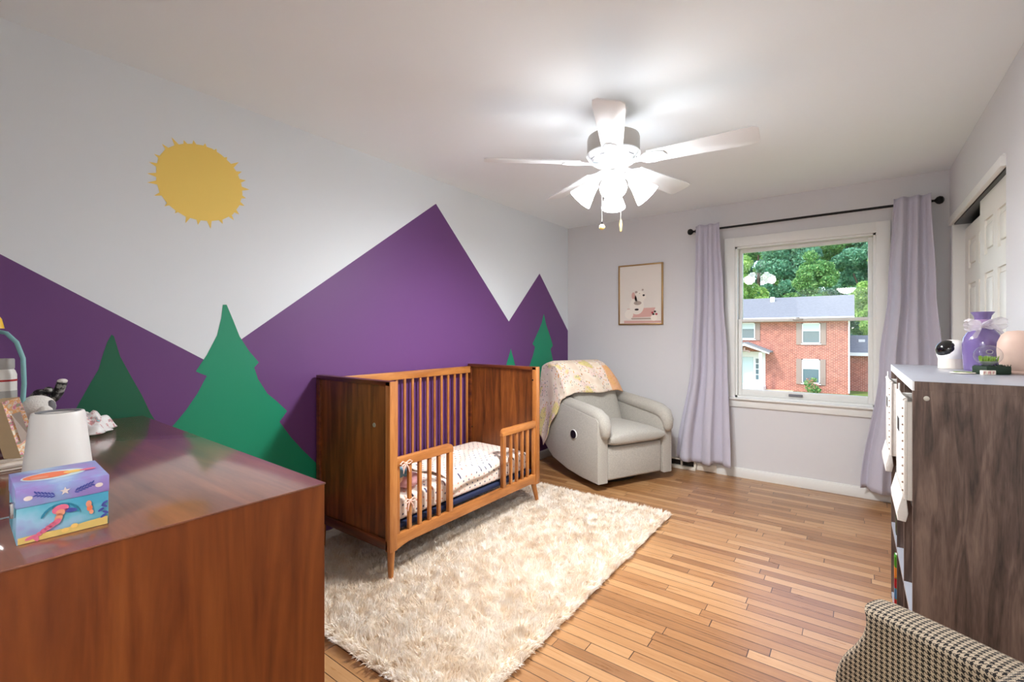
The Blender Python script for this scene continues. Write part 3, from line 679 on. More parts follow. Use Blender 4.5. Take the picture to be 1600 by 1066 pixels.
# toddler rails: (post side y, inner end y)
for yp, yi in ((fy0, 1.942), (fy1, 2.415)):
    a, b2 = sorted((yp, yi)); x0, x1 = cx1 - .030, cx1 - .004
    q = [(a, .585), (a, .632), (b2, .632), (b2, .585)]
    r = .03; zt = .634; zb = .588
    if yi > yp: q = [(a, zb), (a, zt)] + [(b2 - r + r * math.sin(t), zt - r + r * math.cos(t)) for t in [k * math.pi / 12 for k in range(7)]] + [(b2, zb)]
    else: q = [(b2, zb), (b2, zt)] + [(a + r - r * math.sin(t), zt - r + r * math.cos(t)) for t in [k * math.pi / 12 for k in range(7)]] + [(a, zb)]
    g = B('crib_wood_long').prism(q, x0 - .002, x1 + .002, 'x', .002).build('guard_rail', crib)
    w = (yi - .034, yi) if yi > yp else (yi, yi + .034)
    B('crib_wood_post').box(x0, x1, w[0] + .001, w[1] - .001, .244, zb + .004, .002).build('newel', g)
    w = (yp, yp + .022) if yi > yp else (yp - .022, yp)
    B('crib_wood_post').box(x0 + .002, x1 - .002, w[0], w[1], .244, zb + .002, .002).build('newel', g)
    ins = 1 if yi > yp else -1
    L0 = yp + ins * .022; L1 = yi - ins * .034
    for k in range(1, 5):
        y = L0 + (L1 - L0) * k / 5 
        B('crib_wood_post').box(x0 + .004, x1 - .004, y - .010, y + .010, .244, zb + .002, .002).build('baluster', g)
# splayed legs
for lx, ly, sx_, sy_ in ((cx1 - .02, cy_0 + .024, -.004, 0), (cx1 - .03, cy_1 - .04, -.002, .06), (cx0 + .03, cy_0 + .024, 0, 0), (cx0 + .03, cy_1 - .04, 0, .05)):
    B('crib_wood_post').tube([(lx, ly, CB + .003), (lx + sx_, ly + sy_ * .5, .10), (lx + sx_, ly + sy_, .014)], [.020, .017, .012], 14).build('leg', crib)
# support, mattress, sheet
B('navy_fabric').box(cx0 + .035, cx1 - .04, cy_0 + .05, cy_1 - .05, .252, .278, .005).build('mattress_support', crib)
def pillowy(w, x0, x1, y0, y1, z0, z1, r, bulge, nx=14, ny=22):
    n = 8
    def f(u, v):
        # superellipse-ish wrap: u around x section, v along y
        th = u * 2 * math.pi
        c, s_ = math.cos(th), math.sin(th)
        e = .28
        hx, hz = (x1 - x0) / 2, (z1 - z0) / 2
        # end rounding
        t = v * 2 - 1; k = 1 - max(0, (abs(t) - .94) / .06) ** 2 * .35
        X = (x0 + x1) / 2 + hx * k * math.copysign(abs(c) ** e, c)
        Z = (z0 + z1) / 2 + hz * k * math.copysign(abs(s_) ** e, s_) + bulge * max(0, s_) * (1 - t * t) + .004 * math.sin(9 * v + 4 * c) * max(0, s_)
        return (X, y0 + (y1 - y0) * v, Z)
    w.grid(f, 64, 40)
    for v, rev in ((0, False), (1, True)):
        ring = [f(i / 64, v) for i in range(64)]
        w.poly(ring if not rev else ring[::-1])
    bmesh.ops.remove_doubles(w.bm, verts=w.bm.verts, dist=1e-5)
    bmesh.ops.recalc_face_normals(w.bm, faces=w.bm.faces)
    return w
mt_ = tag(pillowy(B('dotted_sheet'), cx0 + .045, cx1 - .048, cy_0 + .055, cy_1 - .055, .279, .412, .03, .012).build('mattress', smooth=50), 'crib mattress in a white sheet with small dark dots', 'mattress')
# rumpled top sheet hanging over the front between the guard rails
def fs(u, v):
    x = .30 + .335 * v
    y = 1.90 + .62 * u + .06 * v * (1 - u)
    z = .432 + .012 * math.sin(11 * u + 5 * v) * math.sin(7 * v + 2) + .010
    if v > .82:
        t = (v - .82) / .18; x = .575 + .078 * math.sin(min(1, t * 1.6) * math.pi / 2); z -= .105 * t ** 1.4 * (1 - .5 * u)
    return (x, y, z)
tag(B('dotted_sheet').grid(fs, 40, 40).build('top_sheet', solid=.004, smooth=60), 'folded dotted top sheet lying rumpled over the front of the crib mattress', 'sheet')
# doll / plush in the near corner
dl = thing('plush_doll', 'soft doll with teal hat lying behind the near toddler rail of the crib', 'doll', (.56, 1.60, .43))
B('skin_doll').ball((.575, 1.615, .50), .042, 16, (1, 1, .95)).build('head', dl)
B('plush_teal').lathe([(.046, -.01), (.047, .005), (.040, .03), (.024, .05), (0, .058)], (.575, 1.61, .515), 18).build('hat', dl)
B('plush_pink').ball((.58, 1.70, .465), .048, 16, (1, 1.5, .85)).build('body', dl)
B('plush_teal').ball((.60, 1.665, .515), .02, 12, (1, 1.4, 1)).build('bow', dl)
# ribbon ties on first baluster
def ribbon(c, label):
    w = B('ribbon_peach')
    for s_ in (-1, 1):
        w.tube([c, (c[0] + .006, c[1] + .022 * s_, c[2] + .014), (c[0] + .006, c[1] + .04 * s_, c[2] + .004), (c[0] + .004, c[1] + .022 * s_, c[2] - .006), c], .0035, 6)
        w.tube([c, (c[0] + .006, c[1] + .014 * s_, c[2] - .022), (c[0] + .008, c[1] + .02 * s_, c[2] - .048)], [.004, .004, .002], 6)
    w.ball(c, .007, 8)
    tag(w.build('ribbon_bow'), label, 'ribbon')
ribbon((.692, 1.583, .600), 'peach ribbon bow tied on the top of the near toddler rail')
ribbon((.692, 1.612, .400), 'peach ribbon bow tied low on a slat of the near toddler rail')

# ================================================================ RECLINER
rec = thing('recliner', 'light grey upholstered recliner armchair in the far corner under a quilt', 'armchair', (.91, 3.35, 0), math.atan2(.90, .43))
RW, RD = .83, .82
def rbox(mt, x0, x1, y0, y1, z0, z1, r, name, seg=4, **k):
    return B(mt).box(x0, x1, y0, y1, z0, z1, r, seg=seg).build(name, rec, world=False, smooth=40, **k)
B('black_metal').lathe([(0, 0), (.27, 0), (.29, .012), (.29, .03), (.26, .04), (.10, .045), (.09, .075), (0, .075)], (RW / 2, .42, 0), 36).build('swivel_base', rec, world=False)
# side panels with curved bottoms (profile in y-z)
for i, (x0, x1) in enumerate(((0, .115), (RW - .115, RW))):
    prof = [(0, .065), (.0, .56), (.02, .585), (.30, .625), (.60, .66), (.74, .66), (.80, .55), (.80, .24), (.66, .14), (.42, .085), (.2, .066)]
    sp = B('recliner_fabric').prism(prof, x0 + .004, x1 - .004, 'x', .010).build('side_panel', rec, world=False)
    # padded arm top rolling over the front
    path = [(.78, .672), (.60, .672), (.40, .650), (.20, .628), (.08, .612), (.02, .585), (-.012, .53), (-.014, .47), (-.010, .44)]
    xm = (x0 + x1) / 2 + (.012 if i == 0 else -.012)
    B('recliner_fabric').tube([(xm, a, b2 - .015) for a, b2 in path], [.05, .058, .060, .062, .062, .060, .052, .040, .02], 18, flat=1.0).build('arm_pad', rec, world=False, smooth=70)
    if i == 0:
        B('white_plastic').lathe([(0, 0), (.040, 0), (.040, .005), (.036, .007), (0, .007)], seg=24, sy=1.1, mtx=Matrix.Translation((.0045, .32, .41)) @ Matrix.Rotation(R(-90), 4, 'Y')).build('lever_ring', sp, world=False)
        B('dark_plastic').lathe([(0, 0), (.036, 0), (.036, .002), (0, .002)], seg=24, sy=1.1, mtx=Matrix.Translation((-.0035, .32, .41)) @ Matrix.Rotation(R(-90), 4, 'Y')).build('lever_cup', sp, world=False)
rbox('recliner_fabric', .118, RW - .118, .012, .10, .075, .345, .02, 'footrest')
rbox('recliner_fabric', .118, RW - .118, .09, .70, .10, .30, .015, 'seat_frame')
# seat cushion
w = B('recliner_fabric')
def fseat(u, v):
    th = u * 2 * math.pi; c, s_ = math.cos(th), math.sin(th); t = 2 * v - 1
    k = (1 - abs(t) ** 6) ** .3 if abs(t) < 1 else 0
    yy_ = .28 + .31 * math.copysign(abs(c) ** .45, c)
    zz_ = .405 + .062 * max(k, .55) * math.copysign(abs(s_) ** .6, s_) + .02 * max(0, s_) * (1 - t * t)
    return (RW / 2 + t * .295, yy_, zz_)
w.grid(fseat, 48, 24); w.poly([fseat(i / 48, 0) for i in range(48)]); w.poly([fseat(i / 48, 1) for i in range(48)][::-1])
bmesh.ops.remove_doubles(w.bm, verts=w.bm.verts, dist=1e-5); bmesh.ops.recalc_face_normals(w.bm, faces=w.bm.faces)
w.build('seat_cushion', rec, world=False, smooth=60)
# back: thick padded slab leaning back
def fback(u, v):
    th = u * 2 * math.pi; c, s_ = math.cos(th), math.sin(th)
    z = .40 + .59 * v
    hw = .285 - .03 * v * v - (.05 * max(0, (v - .88) / .12) ** 2)
    ht = .10 - .045 * max(0, (v - .85) / .15) ** 2
    yc = .53 + .14 * v + (.015 * math.sin(v * math.pi * 2))
    return (.415 - .10 * v * v + hw * math.copysign(abs(c) ** .4, c), yc + ht * math.copysign(abs(s_) ** .6, s_) - .012 * math.sin(v * 7) * max(0, -s_), z)
w = B('recliner_fabric').grid(fback, 48, 26); w.poly([fback(i / 48, 0) for i in range(48)][::-1]); w.poly([fback(i / 48, 1) for i in range(48)])
bmesh.ops.remove_doubles(w.bm, verts=w.bm.verts, dist=1e-5); bmesh.ops.recalc_face_normals(w.bm, faces=w.bm.faces)
w.build('backrest', rec, world=False, smooth=60)
# quilt over the back (local recliner coordinates turned into world ones)
RM = wm(rec)
QP = [(.462, .735), (.472, .80), (.492, .88), (.520, .95), (.560, 1.0), (.62, 1.018), (.70, 1.016), (.765, .985), (.79, .90), (.80, .78), (.80, .66)]
QR = [.715, .69, .66, .63, .60, .585, .585, .60, .62, .64, .65]
QL = [.015, .005, -.005, -.015, -.03, -.035, -.035, -.035, -.035, -.035, -.035]
def quilt_pt(s_, t):
    f_ = t * (len(QP) - 1); i = min(int(f_), len(QP) - 2); q = f_ - i
    L_ = lambda A: A[i] + (A[i + 1] - A[i]) * q
    y = QP[i][0] + (QP[i + 1][0] - QP[i][0]) * q; z = QP[i][1] + (QP[i + 1][1] - QP[i][1]) * q
    x = L_(QL) + (L_(QR) - L_(QL)) * s_
    fr_ = max(0, 1 - t * 3)
    y -= .010 * fr_ * math.sin(12 * s_ + 1) + .006 * math.sin(25 * s_ + 6 * t)
    z += .006 * fr_ * math.sin(9 * s_) - .06 * max(0, s_ - .86) / .14 * (1 - fr_ * .6) - .02 * max(0, .12 - s_) / .12
    y += .05 * max(0, s_ - .9) / .1 * (t < .5)
    return (x, y, z)
w = B('quilt_print').grid(lambda u, v: quilt_pt(u, v), 60, 44, lambda u, v: (u * .83, v * .8))
def flap(u, v):
    top = quilt_pt(0, u)
    bx_, by_, bz_ = -.032, .765 + .09 * u, .225 + .24 * u
    x = top[0] + (bx_ - top[0]) * min(1, v * 2.2) - .012 * math.sin(7 * u + 4 * v) * v
    y = top[1] + (by_ - top[1]) * v + .010 * math.sin(14 * v) * (1 - u); z = top[2] + (bz_ - top[2]) * v
    if z < .70: x = min(x, -.016)
    return (x, y, z)
w.grid(flap, 30, 44, lambda u, v: (-v * .6, u * .5 + .1))
bmesh.ops.transform(w.bm, matrix=RM, verts=w.bm.verts)
tag(w.build('quilt', solid=.008, smooth=60), 'cream patterned quilt draped over the recliner back', 'quilt')

# ================================================================ CEILING FAN
FX, FY = 1.53, 2.27
fan = thing('ceiling_fan', 'white five-blade ceiling fan with lit glass shades', 'ceiling fan', (FX, FY, H))
B('fan_white').lathe([(0, .001), (.072, .001), (.074, -.012), (.066, -.035), (.040, -.058), (.018, -.066), (0, -.066)], (FX, FY, H - .001), 32).build('canopy', fan)
B('fan_grey').lathe([(.013, -.06), (.013, -.13)], (FX, FY, H), 16).build('downrod', fan)
hs = B('fan_grey').lathe([(0, -.118), (.03, -.118), (.10, -.126), (.132, -.138), (.136, -.150), (.136, -.225)], (FX, FY, H), 40).mat('fan_white').lathe([(.136, -.225), (.140, -.232), (.128, -.252), (.112, -.262), (.108, -.270), (.084, -.276), (0, -.276)], (FX, FY, H), 40).build('motor_housing', fan)
for k in range(10):
    a = 2 * math.pi * (k + .5) / 10
    B('plush_grey').box(-.018, .018, -.003, .003, -.002, .002, .001, mtx=Matrix.Translation((FX + .119 * math.cos(a), FY + .119 * math.sin(a), H - .2585)) @ Matrix.Rotation(a + math.pi / 2, 4, 'Z')).build('vent_slot', hs)
B('fan_grey').lathe([(.060, -.274), (.062, -.30), (.062, -.315), (.058, -.32), (0, -.32)], (FX, FY, H), 28).build('switch_housing', fan)
ZB = 2.165
bl0 = None
pitch = R(-13)
for k in range(5):
    a = R(4.5 + 72 * k)
    mtx = Matrix.Translation((FX, FY, ZB)) @ Matrix.Rotation(a, 4, 'Z')
    ptch = Matrix.Rotation(pitch, 4, 'X')
    pts = [(.185, -.050), (.62, -.068), (.665, -.064), (.680, -.045), (.680, .045), (.665, .064), (.62, .068), (.185, .050)]
    bl = B('fan_white').prism(pts, -.003, .003, 'z', .0012, mtx=mtx @ ptch).build('blade', fan)
    w = B('fan_white')
    pts = [(.075, -.016), (.14, -.014), (.17, -.040), (.215, -.046), (.262, -.030), (.275, 0), (.262, .030), (.215, .046), (.17, .040), (.14, .014), (.075, .016)]
    w.prism(pts, -.010, -.003, 'z', .001, mtx=mtx @ ptch)
    w.build('blade_bracket', bl)
B('fan_white').lathe([(.040, -.318), (.052, -.335), (.056, -.36), (.048, -.39), (.030, -.41), (.012, -.42), (0, -.425)], (FX, FY, H), 28).build('light_fitter', fan)
for k in range(4):
    a = R(294 + 90 * k); ca, sa = math.cos(a), math.sin(a)
    tilt = R(42)
    dv = Vector((ca * math.sin(tilt), sa * math.sin(tilt), -math.cos(tilt)))
    p0 = Vector((FX + .045 * ca, FY + .045 * sa, H - .350)); 
    arm = B('fan_white').tube([p0 - dv * .01, p0 + Vector((ca * .02, sa * .02, .006)), p0 + Vector((ca * .036, sa * .036, -.004)), p0 + Vector((ca * .036, sa * .036, -.004)) + dv * .03], [.012, .012, .016, .022], 14).build('lamp_arm', fan)
    c = p0 + Vector((ca * .036, sa * .036, -.004)) + dv * .02
    q = dv.to_track_quat('Z', 'Y').to_matrix().to_4x4()
    mtx = Matrix.Translation(c) @ q
    B('lit_shade').lathe([(.024, 0), (.030, .010), (.034, .03), (.042, .055), (.054, .085), (.064, .112), (.066, .120), (.063, .120), (.051, .085), (.039, .055), (.031, .03), (.022, .006)], seg=28, mtx=mtx).build('lamp_shade', arm)
    bulb = B('lit_shade').ball(tuple(c + dv * .075), .026, 14).build('bulb', arm)
    ld = bpy.data.lights.new('bulb_light', 'SPOT'); ld.energy = FAN_POINT; ld.spot_size = R(168); ld.spot_blend = 1.0; ld.shadow_soft_size = .05; ld.color = (.955, .975, 1)
    lo = bpy.data.objects.new('bulb_light', ld); COL.objects.link(lo); lo.location = c + dv * .135; lo.rotation_euler = (dv + Vector((0, 0, -1))).to_track_quat('-Z', 'Y').to_euler()
for (x, y, z1, kind) in ((1.496, 2.205, 1.81, 0), (1.575, 2.262, 1.815, 1)):
    ch_ = B('white_plastic').tube([(x, y, 2.12), (x, y, z1 + .035)], .0013, 6).build('pull_chain', fan)
    if kind == 0: B('gold_ball').ball((x, y, z1 + .012), .015, 16).mat('black_metal').tube([(x, y, z1 + .027), (x, y, z1 + .04)], .0035, 8).build('pull_knob', ch_)
    else: B('gold_ball').lathe([(0, .045), (.004, .045), (.006, .035), (.008, .02), (.004, -.015), (0, -.02)], (x, y, z1), 12).build('pull_knob', ch_)

# ================================================================ DRESSER
DR = .0
dA = Vector((1.520, .628)); ux = Vector((-1, .026)).normalized(); uy = Vector((-.02, -1)).normalized()
dres = thing('dresser', 'wide walnut brown dresser with a glossy top in the left foreground', 'dresser', (.78, .36, 0))
DT = .905; LX = 1.50; LY = .58
def dpt(a, b2): p = dA + ux * a + uy * b2; return (p.x, p.y)
B('dresser_top').prism([dpt(0, 0), dpt(LX, 0), dpt(LX, LY), dpt(0, LY)], DT - .004, DT, 'z', .0008).build('top', dres)
body = B('dresser_side').prism([dpt(.002, .002), dpt(LX - .002, .002), dpt(LX - .002, LY - .002), dpt(.002, LY - .002)], .10, DT - .0042, 'z').build('case', dres, smooth=0)
for a in (.03, LX / 2 + .005):
    for r_ in range(3):
        z0 = .13 + r_ * .25
        p = [dpt(a, -.004), dpt(a + LX / 2 - .035, -.004), dpt(a + LX / 2 - .035, .004), dpt(a, .004)]
        dw = B('dresser_side').prism(p, z0, z0 + .235, 'z', .001).build('drawer', dres)
        for kx in (.17, .53):
            c = dpt(a + kx, -.018); B('brass').ball((c[0], c[1], z0 + .118), .012, 12).build('knob', dw)
for a in (.06, LX - .06):
    for b2 in (.06, LY - .06):
        c = dpt(a, b2); B('dresser_side').tube([(c[0], c[1], .101), (c[0], c[1], 0)], [.024, .016], 14).build('leg', dres)

# mermaid music box
mbx = thing('music_box', 'small lilac and blue music box with a mermaid picture on the dresser', 'music box', (1.33, .19, DT), R(0))
def bq(x0, x1, y0, y1): return [(x0, y0), (x1, y0), (x1, y1), (x0, y1)]
bc = [Vector(p) for p in ((1.410, .127), (1.413, .248), (1.262, .258), (1.258, .135))]   # FL FR BR BL
def sc_(k): c = sum(bc, Vector((0, 0))) / 4; return [tuple(c + (p - c) * k) for p in bc]
B('box_sea_paper').prism(sc_(.985), DT, DT + .062, 'z', .001).build('base', mbx)
lid = B('box_lid_paper').prism(sc_(1.0), DT + .062, DT + .093, 'z', .001).build('lid', mbx)
# printed pictures on the front (faces +x) and lid, part of their mesh
FLv, FRv = bc[0], bc[1]
def fr(u, z): p = FLv + (FRv - FLv) * u; return (p.x + .0006, p.y, DT + z)
w = B('box_sand')
w.poly([fr(.02, .001), fr(.98, .001), fr(.98, .016), fr(.72, .014), fr(.5, .011), fr(.25, .013), fr(.02, .012)])
def fe(w, mt, u, z, ru, rz, off=0, n=14, rot=0):
    w.mat(mt); pts = []
    for k in range(n):
        a = 2 * math.pi * k / n; du_ = ru * math.cos(a); dz_ = rz * math.sin(a)
        p = fr(u + (du_ * math.cos(rot) - dz_ * math.sin(rot)) / .12, z + du_ * math.sin(rot) + dz_ * math.cos(rot)); pts.append((p[0] + off, p[1], p[2]))
    w.poly(pts)
for k in range(9): a = R(20 + 17 * k); fe(w, 'box_tealleaf', .45 + .20 * math.cos(a), .032 + .024 * math.sin(a), .005, .0018, .0002, 10, a + 1.57)
fe(w, 'box_pink', .45, .047, .011, .008, .0003, rot=.2); fe(w, 'box_plant', .55, .042, .010, .004, .0003, rot=-.2)
fe(w, 'box_skin', .45, .041, .006, .006, .0005); fe(w, 'box_skin', .43, .032, .005, .009, .0005, rot=-.3)
for k in range(6): fe(w, 'box_pink', .41 - .045 * k, .026 - .0035 * k, .0065 - .0006 * k, .0045 - .0002 * k, .0006, rot=.7)
fe(w, 'box_pink', .15, .009, .008, .003, .0007, rot=.3); fe(w, 'box_pink', .20, .006, .003, .006, .0007, rot=.3)
fe(w, 'box_skin', .76, .046, .004, .006, .0005); fe(w, 'box_orange', .77, .038, .004, .006, .0005); fe(w, 'box_skin', .79, .030, .003, .004, .0005)
fe(w, 'box_yellow', .50, .008, .005, .004, .0006); fe(w, 'box_yellow', .60, .012, .005, .004, .0006)
for k in range(5): fe(w, 'box_plant', .93 + .03 * math.sin(k * 2.2), .018 + .006 * k, .005, .0022, .0006, rot=.6 * (-1) ** k)
w.build('picture', mbx.children[0], smooth=0)
w = B('box_shell')
for u in (.12, .88): fe(w, 'box_shell', u, .077, .0055, .004, .0003)
pts = []
for k in range(10):
    a = math.pi / 2 + k * math.pi / 5; r_ = .0075 if k % 2 == 0 else .003
    p = fr(.5 + r_ * math.cos(a) / .12, .078 + r_ * math.sin(a)); pts.append((p[0] + .0004, p[1], p[2]))
w.mat('box_shell').poly(pts)
for s_ in (-1, 1):
    for k in range(6):
        fe(w, 'box_plant', .5 + s_ * (.13 + .035 * k), .075 + .0015 * k + .002, .0035, .0013, .0003, 8, .9 * s_)
        fe(w, 'box_plant', .5 + s_ * (.13 + .035 * k), .075 + .0015 * k - .003, .0035, .0013, .0003, 8, -.3 * s_)
tz = DT + .0936
def te(w, mt, cx_, cy_, rx, ry_, off, rot=0, n=20):
    w.mat(mt).poly([(cx_ + rx * math.cos(a) * math.cos(rot) - ry_ * math.sin(a) * math.sin(rot), cy_ + rx * math.cos(a) * math.sin(rot) + ry_ * math.sin(a) * math.cos(rot), tz + off) for a in [2 * math.pi * k / n for k in range(n)]])
te(w, 'box_pale', 1.335, .185, .034, .044, 0); te(w, 'box_orange', 1.333, .178, .024, .034, .0003); te(w, 'box_yellow', 1.335, .212, .012, .014, .0005); te(w, 'box_pink', 1.338, .232, .008, .012, .0006)
te(w, 'box_skin', 1.342, .165, .010, .012, .0006)
w.build('picture', lid, smooth=0)
B('chrome').box(1.385, 1.40, .122, .128, DT + .045, DT + .070, .001).build('clasp', lid)
cr = B('chrome').tube([(1.33, .129, DT + .03), (1.33, .108, DT + .03)], .002, 8).tube([(1.33, .110, DT + .03), (1.33, .110, DT + .055)], .002, 8).mat('white_plastic').tube([(1.33, .110, DT + .055), (1.33, .095, DT + .055)], .003, 8).build('crank', mbx.children[0])

# white tapered lamp
lmp = thing('table_lamp', 'small white tapered lamp standing behind the mermaid box', 'lamp', (1.10, .228, DT))
B('white_plastic').lathe([(0, 0), (.060, 0), (.062, .004), (.062, .012), (.0455, .178), (.0435, .183), (.040, .184), (.035, .180), (0, .178)], (1.10, .228, DT), 40).build('shade', lmp)
B('plush_grey').lathe([(.033, .1795), (.036, .1815), (.038, .1842), (.035, .1845), (.032, .1805)], (1.10, .228, DT), 32).build('top_ring', lmp)

# crumpled baby cloth
rnd = random.Random(3)
def cloth_blob(u, v):
    th = u * 2 * math.pi; r_ = v
    x0, y0 = .312, .410
    ex, ey = .075, .10
    a = .22 * math.sin(3 * th + 1) + .12 * math.sin(7 * th)
    rr = r_ * (1 + a * .8)
    X = x0 + ex * rr * math.cos(th); Y = y0 + ey * rr * math.sin(th)
    Z = DT + .006 + (1 - r_ ** 2) * .060 + .014 * math.sin(5 * th + 6 * r_) * r_ * (1 - r_) * 4 + .010 * math.sin(11 * th - 9 * r_) * (1 - r_) * r_ * 4 * 1.0
    return (X, Y, max(Z, DT + .004))
w = B('cloth_print').grid(cloth_blob, 72, 20)
tag(w.build('baby_cloth', solid=.004, smooth=70), 'crumpled white printed cloth lying on the dresser beside the lamp', 'cloth')
# grey tabby plush with a raised paw
cat = thing('plush_cat', 'dark striped toy cat with one white-tipped leg raised, behind the white plush', 'plush toy', (.315, .31, DT))
B('tabby_fur').ball((.275, .292, .972), .036, 18, (1, 1, 1.6)).build('body', cat)
w = B('tabby_fur').ball((.305, .308, 1.058), .020, 14, (1.3, 1, .9)).ball((.328, .325, 1.070), .014, 12).ball((.288, .300, 1.046), .018, 12)
w.build('head', cat)
lg = B('tabby_fur').tube([(.268, .306, 1.003), (.282, .317, 1.026), (.300, .331, 1.034), (.315, .341, 1.044), (.326, .349, 1.060), (.334, .355, 1.083), (.337, .358, 1.098)], [.016, .017, .016, .015, .015, .014, .014], 14).build('leg', cat)
B('plush_white').ball((.338, .358, 1.101), .0145, 12, (1, 1, .6)).build('paw_tip', lg)
wp = thing('plush_dog', 'round white plush toy with a grey ear between the bottle and the lamp', 'plush toy', (.43, .285, DT))
B('plush_white').ball((.44, .290, .955), .044, 18, (1, 1, 1.05)).build('body', wp)
hd = B('plush_white').ball((.432, .283, 1.028), .046, 20, (1, 1, .85)).ball((.47, .295, 1.015), .022, 12).build('head', wp)
B('plush_grey').ball((.462, .312, 1.030), .017, 12, (.8, .7, 1.3)).build('ear', wp)
# tray with stacking rings and floral block
tr = thing('tray', 'low cream tray at the left edge of the dresser top', 'tray', (.64, .15, DT))
B('cream_fabric').prism([(.50, .05), (.785, .05), (.765, .232), (.52, .232)], DT + .0005, DT + .006, 'z', .002).build('tray_base', tr)
w = B('cream_fabric')
tp = [(.50, .05), (.785, .05), (.765, .232), (.52, .232)]
for (a, b2), (c, e) in zip(tp, tp[1:] + tp[:1]):
    w.tube([(a, b2, DT + .016), (c, e, DT + .016)], .0075, 8).tube([(a, b2, DT + .028), (c, e, DT + .028)], .005, 8)
w.build('rim', tr)
st = thing('stacking_rings', 'green, red and maroon stacking rings in the cream tray', 'toy', (.62, .165, DT + .007))
for k, (mm, rr) in enumerate((('maroon', .052), ('maroon', .050), ('red_plastic', .048), ('red_plastic', .045), ('green_plastic', .042), ('green_plastic', .038))):
    B(mm).tube([(.62 + (rr - .014) * math.cos(t), .165 + (rr - .014) * math.sin(t), DT + .022 + .021 * k) for t in [2 * math.pi * j / 24 for j in range(25)]], .0125, 10, cap=False).build('ring', st)
B('pale_wood').tube([(.62, .165, DT + .008), (.62, .165, DT + .155)], .008, 12).build('post', st)
fb = thing('floral_block', 'pale wooden block with an orange floral face leaning over the tray', 'wooden box', (.77, .20, DT + .03))
F = [(.763, .175, 1.086), (.768, .206, 1.097), (.786, .240, .958), (.804, .205, .941)]
Bk = [(a - .045, b2 - .026, c - .004) for a, b2, c in F]
w = B('pale_wood').poly(Bk[::-1])
for i_ in range(4): j_ = (i_ + 1) % 4; w.poly([F[i_], F[j_], Bk[j_], Bk[i_]])
w.mat('floral_paper').poly(F)
bmesh.ops.remove_doubles(w.bm, verts=w.bm.verts, dist=1e-5); bmesh.ops.recalc_face_normals(w.bm, faces=w.bm.faces)
w.build('block', fb, smooth=0)
cF = [sum((Vector(p) for p in F), Vector()) / 4 + (Vector(p) - sum((Vector(q) for q in F), Vector()) / 4) * .5 + Vector((.001, .0003, .0002)) for p in F]
B('print_grey').poly([tuple(p) for p in cF]).build('picture', fb, smooth=0)
# basket with arch handle and bottle
bk_ = thing('toy_basket', 'toy basket with a tall pale teal arch handle topped by a yellow knob', 'basket', (.375, .198, DT))
B('teal_plastic').lathe([(0, .001), (.052, .001), (.060, .075), (.062, .078), (.058, .078), (.050, .005), (0, .005)], (.375, .198, DT), 28, sx=1.15).build('tub', bk_)
B('teal_plastic').tube([(.437, .245, DT + .02), (.449, .253, 1.108), (.446, .251, 1.188), (.43, .239, 1.238), (.404, .22, 1.267), (.374, .198, 1.275), (.345, .177, 1.267), (.319, .158, 1.238), (.303, .146, 1.188), (.3, .143, 1.108), (.313, .150, DT + .02)], .0062, 12).build('handle', bk_)
B('yellow_plastic').lathe([(.018, 0), (.012, .03), (.006, .04), (0, .041)], (.378, .201, 1.282), 16).build('knob', bk_)
bo = thing('bottle', 'white plastic bottle with a red stripe inside the toy basket', 'bottle', (.398, .210, DT + .006))
B('label_white').lathe([(0, 0), (.032, 0), (.034, .004), (.034, .225), (.030, .238), (.026, .244)], (.398, .210, DT + .006), 28).build('body', bo)
B('bottle_grey').lathe([(.027, .243), (.029, .246), (.029, .272), (.027, .276), (0, .276)], (.398, .210, DT + .006), 28).build('cap', bo)
B('red_plastic').lathe([(.0342, .205), (.0346, .206), (.0346, .210), (.0342, .211)], (.398, .210, DT + .006), 28).build('stripe', bo)
B('amber').lathe([(.0342, .08), (.0346, .082), (.0346, .125), (.0342, .127)], (.398, .210, DT + .006), 28).build('band', bo)
B('bottle_grey').lathe([(.0342, .14), (.0345, .141), (.0345, .175), (.0342, .176)], (.398, .210, DT + .006), 28).build('label', bo)

# ================================================================ BOOKCASE
S0, S1, SY0, SY1, ST = 2.693, 3.082, 1.876, 2.874, 1.12
bc_ = thing('bookcase', 'grey-brown wood-grain cube bookcase with a pale top by the closet', 'bookcase', (2.89, 2.375, 0))
B('shelf_top').box(S0, S1, SY0, SY1, ST - .0015, ST, .0005).build('top_surface', bc_)
B('shelf_white').box(S0 - .001, S0 + .004, SY0, SY1, ST - .030, ST - .001).build('front_edge', bc_)
B('shelf_wood').box(S0 + .004, S1, SY0 + .001, SY1 - .001, ST - .029, ST - .0016).build('top_board', bc_)
for y in (SY0, SY1 - .016):
    B('shelf_wood').box(S0, S1, y, y + .016, 0, ST - .029, .0006).build('side_panel', bc_, smooth=0)
    if y == SY0:
        B('screw').lathe([(0, 0), (.008, 0), (.007, .002), (0, .003)], seg=14, mtx=Matrix.Translation((2.725, SY0 + .001, 1.068)) @ Matrix.Rotation(R(90), 4, 'X')).build('screw', bc_)
cols = [SY0, 2.208, 2.541, SY1]
for y in cols[1:3]: B('shelf_wood').box(S0 + .002, S1 - .01, y - .008, y + .008, .03, ST - .029).build('divider', bc_, smooth=0)
for z in (.03, .365, .74):
    for k in range(3):
        a = cols[k] + (.016 if k == 0 else .008); b2 = cols[k + 1] - (.016 if k == 2 else .008)
        B('shelf_top').box(S0 + .001, S1 - .01, a, b2, z - .016, z).build('shelf', bc_, smooth=0)
B('shelf_wood').box(S1 - .01, S1 - .004, SY0 + .016, SY1 - .016, .014, ST - .03).build('back_panel', bc_, smooth=0)
